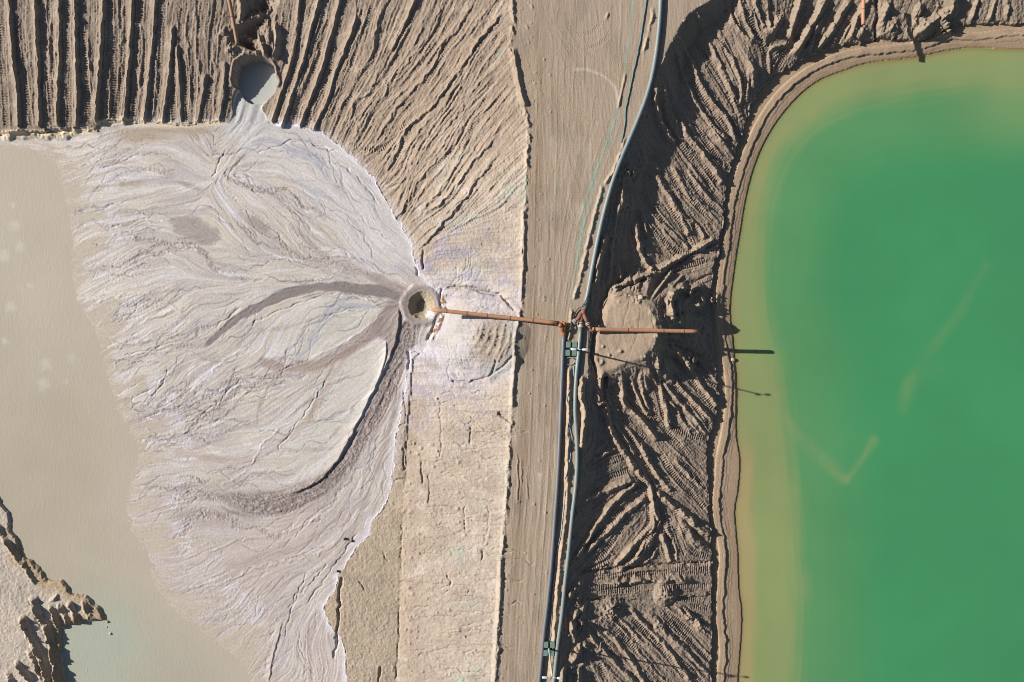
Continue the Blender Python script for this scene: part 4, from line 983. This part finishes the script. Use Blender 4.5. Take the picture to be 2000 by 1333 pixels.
def green_col(gx, gy, i, j):
    ij = np.ix_(j, i)
    nn = fbm(gx / 60, gy / 90, 3, 4)
    n3 = fbm(gx / 240, gy / 240, 3, 5)
    along = vn(sd['ge'][ij] / 7, (gx + gy) / 160, 6)
    g = sd['ge'][ij]
    d = g + 12 * nn + 9 * along + 4 * vn(sd['sh'][ij] / 3, (gx + gy) / 90, 9)
    t1 = sst(12, -30, d)
    t2 = .7 * sst(34, -36, d) + .3 * sst(-20, -200, d)
    c = lerp3(np.broadcast_to(C(150, 151, 102), gx.shape + (3,)), C(140, 155, 102), sst(0, 1, np.clip(-sd['sh'][ij] / 40, 0, 1) + .5 * along))
    c = lerp3(c, C(122, 156, 104), t1 * .6)
    sand = sst(830, 920, gy + 20 * nn) * sst(-44, -22, sd['sh'][ij] + 14 * nn)
    c = lerp3(c, C(176, 156, 112), sand * .65)
    c = lerp3(c, C(70, 145, 95), t2)
    for pts, w_, a_ in [([(1515,790),(1550,840),(1600,890),(1650,938)], 11, .38), ([(1655,938),(1682,900),(1705,858)], 9, .42), ([(1925,520),(1880,600),(1820,680),(1772,750),(1764,800)], 12, .2), ([(1772,770),(1790,740),(1830,720)], 14, .15)]:
        dd = pdist(gx, gy, W(smooth(pts, 20), -6.6)) + 4 * nn
        c = lerp3(c, C(140, 156, 104), sst(w_ * 1.7, 0, dd + 4 * vn(gx / 30, gy / 30, 8)) * a_ * .85 * (.8 + .4 * vn(gx / 40, gy / 40, 9)))
    tr = sst(1850, 2050, gx) * sst(320, 140, gy)
    c = lerp3(c, C(140, 158, 104), tr * .5)
    return c * (1 + .05 * n3)[..., None]
def murk_col(gx, gy, i, j):
    nn = fbm(gx / 90, gy / 90, 3, 7)
    c = np.broadcast_to(C(192, 182, 163), gx.shape + (3,)) * 1.0
    c = lerp3(c, C(184, 175, 152), sst(600, 900, gy + 80 * nn) * sst(300, 60, gx) * .8)
    gr_ = sst(1120, 1300, gy + .15 * gx + 60 * nn) * sst(600, 300, gx)
    c = lerp3(c, C(180, 175, 156), gr_ * .9)
    inl = sst(150, 30, np.hypot(gx - 150, (gy - 1290) * .9))
    c = lerp3(c, C(178, 182, 162), inl)
    for x_, y_, r_ in [(30,440,17),(38,482,13),(8,500,17),(20,600,15),(90,712,15),(85,750,17),(140,700,12),(128,748,8),(25,400,8),(60,560,9),(10,665,10)]:
        p = W([(x_, y_)], -5.8)[0]
        dd = np.hypot(gx - p[0], gy - p[1]) + 4 * vn(gx / 7, gy / 7, 2)
        c = lerp3(c, C(206, 202, 184), sst(r_ * 1.2, 0, dd) * .7)
    near = sst(150, -10, np.maximum(sd['fw'][np.ix_(j, i)], 0) + 30 * nn)
    c = lerp3(c, C(192, 181, 163), near)
    return c * np.array([1.0, .985, 1.01], F4)
w1 = pond("green_pond_water", 1180, 4200, -300, 3200, -6.56, 3.0, m_green, green_col, 30.0)
w2 = pond("silty_pond_water", -2600, 720, 180, 3200, -5.74, 3.0, m_murk, murk_col, 70.0)
# pool in the round pit and the eye of the crater
def disc(name, c, rx, ry, z, col, mat):
    bm = bmesh.new()
    n = 64
    vs = [bm.verts.new((math.cos(a) * rx * S, math.sin(a) * ry * S, 0)) for a in np.linspace(0, 2 * math.pi, n, endpoint=False)]
    bm.faces.new(vs)
    me = bpy.data.meshes.new(name); bm.to_mesh(me); bm.free()
    a = me.color_attributes.new("tint", 'FLOAT_COLOR', 'POINT'); a.data.foreach_set("color", np.tile(np.append(col, 1), n).astype(F4))
    b = me.attributes.new("murk", 'FLOAT', 'POINT'); b.data.foreach_set("value", np.full(n, .92, F4))
    me.materials.append(mat)
    o = bpy.data.objects.new(name, me); SC.objects.link(o)
    o.location = ((c[0] - CX) * S, (CY - c[1]) * S, z); o["kind"] = "structure"
    return o
disc("pit_pool_water", pc, 44, 44, -5.2, C(196, 197, 190), m_murk)
disc("crater_pool_water", cc, 14, 14, -6.2, C(164, 158, 134), m_murk)

# ------------------------------------------------------------------ things
def paint(name, col, rough=.5, var=.2, metal=0.0, scale=1.5, col2=None):
    m = bpy.data.materials.new(name)
    nt, bs = nodes(m)
    tc = nt.nodes.new("ShaderNodeTexCoord"); no = nt.nodes.new("ShaderNodeTexNoise")
    no.inputs["Scale"].default_value = scale; no.inputs["Detail"].default_value = 8; no.inputs["Roughness"].default_value = .7
    cr = nt.nodes.new("ShaderNodeValToRGB")
    c2 = col2 if col2 is not None else np.array(col) * (1 - var)
    cr.color_ramp.elements[0].position = .35; cr.color_ramp.elements[1].position = .68
    cr.color_ramp.elements[0].color = (*c2, 1); cr.color_ramp.elements[1].color = (*col, 1)
    nt.links.new(tc.outputs["Object"], no.inputs["Vector"]); nt.links.new(no.outputs[0], cr.inputs[0]); nt.links.new(cr.outputs[0], bs.inputs["Base Color"])
    bs.inputs["Roughness"].default_value = rough; bs.inputs["Metallic"].default_value = metal
    return m
M = dict(
 bluegrey=paint("blue_grey_plastic", C(116, 136, 142), .5, .12, scale=.8, col2=C(140, 144, 138)), teal=paint("teal_grey_plastic", C(112, 140, 146), .45, .15, scale=.8, col2=C(146, 140, 126)), dark=paint("dark_grey_plastic", C(98, 106, 118), .5, .2, scale=.7, col2=C(120, 116, 112)),
 rust=paint("rust_orange_steel", C(192, 140, 98), .8, .3, scale=2.5, col2=C(170, 124, 96)), orange=paint("orange_paint", C(214, 130, 52), .6, .2, scale=3, col2=C(176, 108, 60)), salmon=paint("salmon_steel", C(206, 146, 112), .75, .2, scale=2, col2=C(184, 128, 96)),
 brown=paint("brown_rusted_steel", C(150, 98, 78), .85, .35, scale=4, col2=C(128, 92, 78)), bolt=paint("pale_flange_steel", C(186, 176, 166), .5, .25, scale=6), oldrust=paint("pale_rust_steel", C(176, 134, 100), .8, .2, scale=3, col2=C(150, 118, 94)),
 block=paint("green_concrete", C(104, 134, 122), .85, .2, scale=3, col2=C(122, 142, 130)), lamp=paint("pale_lamp_paint", C(222, 224, 226), .35, .08, scale=3), mast=paint("galvanised_mast", C(196, 204, 206), .45, .15, scale=4), greenm=paint("green_mast_paint", C(74, 140, 112), .5, .2, scale=4),
 cable=paint("pale_cable", C(150, 176, 190), .5, .15, scale=5), black=paint("black_rubber", C(46, 48, 52), .6, .3, scale=5), tealc=paint("teal_cable", C(74, 128, 134), .5, .2, scale=3), stone=paint("pale_stone", C(206, 190, 162), .9, .25, scale=5), weed=paint("grey_green_weed", C(92, 96, 70), .9, .4, scale=8), glass=paint("lamp_glass", C(206, 210, 214), .15, .1))

def tube(pts, r, mat, name, parent=None, seg=16, caps=True, hollow=False, sm=True):
    """swept round tube through world points; radius may be a list"""
    pts = [Vector(p) for p in pts]
    n = len(pts)
    rs = r if isinstance(r, (list, tuple)) else [r] * n
    bm = bmesh.new()
    rings = []
    up_ = Vector((0, 0, 1))
    for i, p in enumerate(pts):
        t = (pts[min(i + 1, n - 1)] - pts[max(i - 1, 0)]).normalized()
        a = t.cross(up_)
        if a.length < .05: a = t.cross(Vector((0, 1, 0)))
        a.normalize(); b = a.cross(t).normalized()
        rings.append([bm.verts.new(p + (a * math.cos(q) + b * math.sin(q)) * rs[i]) for q in np.linspace(0, 2 * math.pi, seg, endpoint=False)])
    for r0, r1 in zip(rings[:-1], rings[1:]):
        for k in range(seg):
            bm.faces.new((r0[k], r0[(k + 1) % seg], r1[(k + 1) % seg], r1[k]))
    if hollow:     # open mouth: inner wall and a deep plug
        for ring, d in ((rings[0], (pts[1] - pts[0]).normalized()), (rings[-1], (pts[-2] - pts[-1]).normalized())):
            c = sum((v.co for v in ring), Vector()) / seg
            inn = [bm.verts.new(c + (v.co - c) * .88) for v in ring]
            dp = [bm.verts.new(v.co + d * .6) for v in inn]
            for k in range(seg):
                k2 = (k + 1) % seg
                bm.faces.new((ring[k], ring[k2], inn[k2], inn[k])); bm.faces.new((inn[k], inn[k2], dp[k2], dp[k]))
            bm.faces.new(dp)
    elif caps:
        bm.faces.new(rings[0]); bm.faces.new(rings[-1])
    bmesh.ops.recalc_face_normals(bm, faces=bm.faces)
    me = bpy.data.meshes.new(name); bm.to_mesh(me); bm.free()
    if sm: me.polygons.foreach_set("use_smooth", [True] * len(me.polygons))
    me.materials.append(M[mat])
    o = bpy.data.objects.new(name, me); SC.objects.link(o)
    if parent: o.parent = parent; o.matrix_parent_inverse = parent.matrix_world.inverted() if False else o.matrix_parent_inverse
    return o
def thing(name, label, cat, loc=(0, 0, 0), group=None):
    o = bpy.data.objects.new(name, None); SC.objects.link(o); o.location = loc; o.empty_display_size = .3
    o["label"] = label; o["category"] = cat
    if group: o["group"] = group
    return o
def tag(o, label, cat, group=None):
    o["label"] = label; o["category"] = cat
    if group: o["group"] = group
    return o
def rel(pts, o): return [Vector(p) - Vector(o.location) for p in pts]
def line(pts, dz, step=14, jit=0.0, zoff=None):
    """points along the ground for a pipe whose centre is dz above the ground"""
    Q = smooth(pts, step)
    out = []
    for k, (u, v) in enumerate(Q):
        p = spot(u + random.uniform(-jit, jit), v, dz)
        out.append(p)
    zs = np.array([p.z for p in out])
    if len(zs) > 9:
        ker = np.ones(7) / 7
        zs = np.maximum(np.convolve(np.pad(zs, 3, mode='edge'), ker, 'valid'), zs - .05)
    for p, z in zip(out, zs): p.z = z
    return out
def flange(c, d, r, t, mat, name, parent):
    d = Vector(d).normalized()
    a = Vector(c) - d * t / 2; b = Vector(c) + d * t / 2
    return tube([a, b], r, mat, name, parent, seg=24, sm=False)

def pipeline(name, pts, r, mat, label, joints, cat="pipeline"):
    base = spot(*pts[len(pts) // 2])
    base.z = base.z
    o = thing(name, label, cat, base)
    L = line(pts, r * .95)
    tube(rel(L, o), r, mat, "pipe_wall", o, seg=20, hollow=True)
    for f in joints:
        k = min(int(f * (len(L) - 2)), len(L) - 2)
        c = L[k] - base; d = L[k + 1] - L[k]
        flange(c, d, r * 1.045, .06, mat, "weld_collar", o)
    return o, L
p1, L1 = pipeline("pipeline", [(1291,-60),(1289,20),(1284,80),(1275,140),(1262,190),(1245,235),(1226,280),(1210,318),(1195,360),(1182,405),(1170,455),(1159,510),(1150,560),(1141,606)], .29, 'bluegrey',
   "wide blue grey pipeline curving down along the road edge to the brown three way manifold", [.05, .12, .2, .31, .4, .52, .6, .66, .76, .85, .93])
p2, L2 = pipeline("pipeline", [(1134,640),(1130,690),(1125,740),(1123,800),(1126,850),(1127,900),(1124,950),(1117,1010),(1110,1080),(1103,1140),(1097,1200),(1089,1260),(1081,1333),(1070,1420)], .27, 'teal',
   "teal grey pipeline running below the manifold, right of the two parallel pipelines", [.08, .2, .31, .42, .52, .63, .72, .8, .9])
p3, L3 = pipeline("pipeline", [(1101,652),(1098,720),(1095,800),(1092,880),(1088,950),(1083,1020),(1077,1100),(1070,1170),(1062,1240),(1053,1333),(1044,1410)], .27, 'dark',
   "dark blue grey pipeline with orange forked fitting, left of the two parallel pipelines", [.03, .15, .27, .38, .5, .62, .74, .86])
for p in (p1, p2, p3): p["group"] = "plastic slurry pipelines along the road"
# orange fork at the head of the left pipeline (part of it)
b3 = Vector(p3.location)
e3 = L3[0]
tube(rel([e3 + Vector((0.02, -.3, 0)), at_z(1101, 640, .45), at_z(1102, 629, .6)], p3), [.28, .29, .28], 'orange', "fork_branch", p3, hollow=True)
tube(rel([at_z(1101, 648, .42), at_z(1096, 638, .62), at_z(1091, 631, .85)], p3), [.28, .26, .25], 'orange', "fork_branch", p3, caps=True)
flange(at_z(1094.5, 636, .72) - b3, (-.5, .6, .2), .36, .12, 'brown', "flange", p3)
# manifold between the two right-hand pipelines
base = spot(1138, 622); mf_ = thing("pipe_manifold", "rusty brown three way pipe manifold with pale flanges joining the upper and lower pipelines", "pipe manifold", base)
j0 = at_z(1141, 604, .4); j1 = at_z(1138, 617, .42)
tube(rel([j0, j1], mf_), .36, 'brown', "inlet_pipe", mf_)
for q, pts_ in (("left", [(1138,613,.45),(1130,622,.6),(1123,628,.7)]), ("mid", [(1138,614,.45),(1136,622,.5),(1135,631,.5)]), ("right", [(1139,613,.45),(1144,623,.7),(1148,632,.8)])):
    L = [at_z(*p) for p in pts_]
    tube(rel(L, mf_), [.3, .27, .26], 'brown', "branch_pipe", mf_)
    flange(L[-1] - base, L[-1] - L[-2], .36, .14, 'bolt', "flange", mf_)
    flange(L[-1] - base + (L[-1] - L[-2]).normalized() * .2, L[-1] - L[-2], .34, .1, 'bolt', "flange", mf_)
tube(rel([at_z(1134.8, 633, .5), at_z(1134.5, 641, .42)], mf_), .3, 'bolt', "outlet_pipe", mf_)
flange(at_z(1134.6, 638, .46) - base, (0, -1, 0), .46, .16, 'bolt', "flange", mf_)
flange(j0 - base, j1 - j0, .42, .1, 'brown', "flange", mf_)
tube(rel([at_z(1149,634,.8), at_z(1152,640,.7), at_z(1156,643,.6)], mf_), .22, 'brown', "link_pipe", mf_)
tube(rel([at_z(1121,629,.75), at_z(1122.5,632,.35)], mf_), .08, 'bolt', "valve_stem", mf_)

def discharge(name, a, b, r, mat, label, collars, group="steel discharge pipes", supports=()):
    o = thing(name, label, "discharge pipe", a, group)
    n = 14
    L = [a.lerp(b, t) - Vector((0, 0, .10 * math.sin(math.pi * t))) for t in np.linspace(0, 1, n)]
    tube(rel(L, o), r, mat, "pipe_wall", o, seg=22, hollow=True)
    for f in collars:
        flange(rel([a.lerp(b, f) - Vector((0, 0, .10 * math.sin(math.pi * f)))], o)[0], b - a, r * 1.12, .09, 'brown' if mat != 'brown' else 'rust', "collar", o)
    return o
dl = discharge("discharge_pipe", at_z(1091, 631.5, .85), at_z(843, 605, .1), .27, 'rust', "long straight orange rusty discharge pipe crossing the road to the sediment crater", [.02, .2, .38, .56, .72, .88])
dr = discharge("discharge_pipe", at_z(1157, 643.5, .62), at_z(1367, 648, .45), .27, 'orange' if False else 'rust', "straight orange discharge pipe reaching over the heap towards the green pond", [.02, .33, .66, .85])
tube(rel([at_z(1152, 645, .42), at_z(1157, 644, .6), at_z(1162, 643.6, .62)], dr), [.2, .26, .31], 'brown', "elbow", dr)
dn = discharge("discharge_pipe", at_z(443, -22, .7), at_z(464, 88, .35), .26, 'oldrust', "short pale rusty pipe pointing down at the round pit", [.5])
de = discharge("discharge_pipe", at_z(1688, -30, .5), at_z(1686, 49, .1), .24, 'salmon', "salmon pink pipe end above the northern shore of the green pond", [.6])

# pipe stub outside the frame whose shadow falls on the northern beach
db = discharge("discharge_pipe", at_z(1612, -55, 1.5), at_z(1663, -2, 0.0), .3, 'salmon', "x", []) if False else None

# lamp posts on green concrete blocks
def box(name, c, sx, sy, sz, mat, parent, rz=0, bev=.04):
    bm = bmesh.new(); bmesh.ops.create_cube(bm, size=1)
    bmesh.ops.scale(bm, vec=(sx, sy, sz), verts=bm.verts)
    bmesh.ops.bevel(bm, geom=list(bm.edges), offset=bev, segments=2, affect='EDGES')
    me = bpy.data.meshes.new(name); bm.to_mesh(me); bm.free(); me.materials.append(M[mat])
    o = bpy.data.objects.new(name, me); SC.objects.link(o); o.parent = parent; o.location = c; o.rotation_euler = (0, 0, rz)
    return o
def lamp_head(top, d, name, root, L=.75, w=.32):
    d = Vector(d).normalized()
    ang = math.atan2(d.y, d.x)
    bm = bmesh.new()
    prof = [(-.5, .5, .5), (-.3, .95, .9), (.1, 1, 1), (.42, .9, .8), (.5, .6, .5)]
    rings = []
    for x, wy, hz in prof:
        rings.append([bm.verts.new((x * L, wy * w / 2 * math.cos(a), hz * .11 * math.sin(a))) for a in np.linspace(0, 2 * math.pi, 14, endpoint=False)])
    for r0, r1 in zip(rings[:-1], rings[1:]):
        for k in range(14): bm.faces.new((r0[k], r0[(k + 1) % 14], r1[(k + 1) % 14], r1[k]))
    bm.faces.new(rings[0]); bm.faces.new(rings[-1]); bmesh.ops.recalc_face_normals(bm, faces=bm.faces)
    me = bpy.data.meshes.new(name); bm.to_mesh(me); bm.free(); me.materials.append(M['lamp'])
    me.polygons.foreach_set("use_smooth", [True] * len(me.polygons))
    o = bpy.data.objects.new(name, me); SC.objects.link(o); o.parent = root; o.location = top; o.rotation_euler = (0, 0, ang)
    g = box("lamp_glass", (.05, 0, -.1), L * .6, w * .7, .05, 'glass', o, bev=.02)
    return o
def lamp_post(u, v, htm, lean, label, arms, mast_mat):
    base = spot(u, v)
    r = thing("lamp_post", label, "lamp post", base, "lamp posts on ballast blocks between the pipelines")
    for sx in (-1, 1):
        for sy in (-1, 1):
            box("ballast_block", (sx * .44 + .03 * sy, sy * .56, .22), .66, .82, .55, 'block', r, rz=random.uniform(-.06, .06))
    box("foot_plate", (0, 0, .3), .3, .3, .5, 'greenm', r, bev=.03)
    top = Vector((lean[0], lean[1], htm))
    tube([Vector((0, 0, .1)), Vector((0, 0, .5)), top * .5 + Vector((0, 0, .1)), top], [.15, .13, .11, .08], mast_mat, "mast", r, seg=12)
    box("junction_box", (.16, .02, 1.5), .22, .28, .45, 'greenm', r, bev=.03)
    for dx, dy, ln in arms:
        e = top + Vector((dx * ln, dy * ln, .12))
        tube([top - Vector((0, 0, .1)), top + Vector((dx * ln * .4, dy * ln * .4, .08)), e], .045, 'mast', "lamp_arm", r, seg=8)
        lamp_head(e + Vector((dx, dy, 0)) * .3, (dx, dy, 0), "lamp_head", r)
    return r
lamp_post(1115.5, 681.5, 9.6, (0, 0), "lamp post with a single arm standing beside the manifold", [(1, -.02, .72), (-1, .05, .05)], 'mast')
lamp_post(1072, 1265.5, 9.6, (0, 0), "twin headed lamp post standing near the lower end of the pipelines", [(-1, .02, .62), (1, -.08, .62)], 'mast')

# cables and hoses
def cable(pts, r, mat, name, label, dz=None, cat="cable", jit=.8, step=8):
    Q = smooth(pts, step)
    L = [spot(u + random.uniform(-jit, jit), v + random.uniform(-jit, jit), r * 1.2 if dz is None else dz) for u, v in Q]
    c = L[len(L) // 2]
    o = tube([p - c for p in L], r, mat, name, seg=8)
    o.location = c
    return tag(o, label, cat)
cable([(1264,-30),(1261,15),(1255,50),(1250,80),(1247,98),(1240,130),(1234,160),(1228,185),(1223,210),(1219,250),(1214,280)], .075, 'tealc', "hose", "thin teal hose beside the upper pipeline at the top of the photo", cat="hose")
cable([(1197,412),(1193,428),(1188,440),(1184,456)], .05, 'cable', "cable", "short pale cable lying in the shade right of the upper pipeline")
# black hose looping over the pipeline
hl = [spot(1150,574,.8), spot(1146,582,.8), spot(1141,592,.75), spot(1136,600,.5), spot(1129,603,.25), spot(1124,610,.2), spot(1120,620,.15), spot(1117,630,.15), spot(1115,640,.15), spot(1112,650,.15)]
c_ = hl[5]; o = tube([p - c_ for p in hl], .07, 'black', "hose", seg=8); o.location = c_; tag(o, "black hose looping over the pipeline left of the manifold", "hose")
cl = [spot(1112.5 + 9.5 * math.cos(a), 706 + 7.2 * math.sin(a), .08 + .02 * a) for a in np.linspace(.4, 6.9, 34)]
c_ = spot(1112.5, 706); o = tube([p - c_ for p in cl], .055, 'cable', "cable_coil", seg=8); o.location = c_; tag(o, "round coil of pale cable lying between the pipelines below the lamp post", "cable coil")
cable([(1121,716),(1119,740),(1116,756),(1109,770),(1107,786)], .06, 'cable', "cable", "pale cable running down from the cable coil between the pipelines")
cable([(1111,822),(1115,842),(1118,856),(1115,876),(1113,900),(1107,922),(1104,936)], .06, 'cable', "cable", "bent pale blue cable lying midway between the two pipelines")
cable([(1104,960),(1100,1000),(1096,1040),(1086,1090),(1080,1150),(1078,1200),(1074,1250)], .055, 'cable', "cable", "long thin cable running down to the twin headed lamp post")

# loose stones and weeds
def stone(u, v, r, label, sd_=1):
    bm = bmesh.new(); bmesh.ops.create_icosphere(bm, subdivisions=3, radius=r)
    rs = np.random.RandomState(sd_)
    ax = rs.randn(6, 3); ax /= np.linalg.norm(ax, axis=1)[:, None]
    for vt in bm.verts:
        n = vt.co.normalized()
        k = 1.0
        for a_ in ax: k = min(k, (.72 + .2 * abs(a_[0])) / max(.2, n.dot(Vector(a_))))
        vt.co = n * r * k; vt.co.z *= .7
    me = bpy.data.meshes.new("stone"); bm.to_mesh(me); bm.free(); me.materials.append(M['stone'])
    o = bpy.data.objects.new("stone", me); SC.objects.link(o); o.location = spot(u, v, r * .3)
    return tag(o, label, "stone", "loose pale stones")
stone(1251, 582, .42, "pale boulder on the upper rim of the heap beside the right discharge pipe", 2)
stone(1137, 1206, .16, "small pale stone in the shade near the lower end of the right pipeline", 3)
stone(1431, 703, .28, "pale stone at the edge of the green pond below the shadow of the heap", 4)
stone(985, 636, .2, "small clod beside the discharge pipe on the left edge of the road", 5)
def weed(u, v, r, label, sd_):
    bm = bmesh.new(); rs = np.random.RandomState(sd_)
    for k in range(90):
        a = rs.rand() * 6.28; ln = r * (.4 + .6 * rs.rand()); el = .3 + rs.rand() * 1.1
        d = Vector((math.cos(a) * math.cos(el), math.sin(a) * math.cos(el), math.sin(el))); s = Vector((-math.sin(a), math.cos(a), 0)) * .02
        o0 = Vector((rs.randn() * .05, rs.randn() * .05, 0))
        v0 = bm.verts.new(o0 - s); v1 = bm.verts.new(o0 + s); v2 = bm.verts.new(o0 + d * ln * .6 + s * 1.5); v3 = bm.verts.new(o0 + d * ln); 
        bm.faces.new((v0, v1, v2, v3))
    me = bpy.data.meshes.new("weed"); bm.to_mesh(me); bm.free(); me.materials.append(M['weed'])
    o = bpy.data.objects.new("weed", me); SC.objects.link(o); o.location = spot(u, v)
    return tag(o, label, "weed", "weeds at the edge of the sediment")
weed(675, 1053, .45, "largest grey green weed on the edge of the pale sediment", 1)
weed(689, 1057, .33, "grey green weed just right of the largest one on the sediment edge", 2)
weed(661, 1116, .42, "dark weed at the lower notch where sediment meets the tan bench", 3)
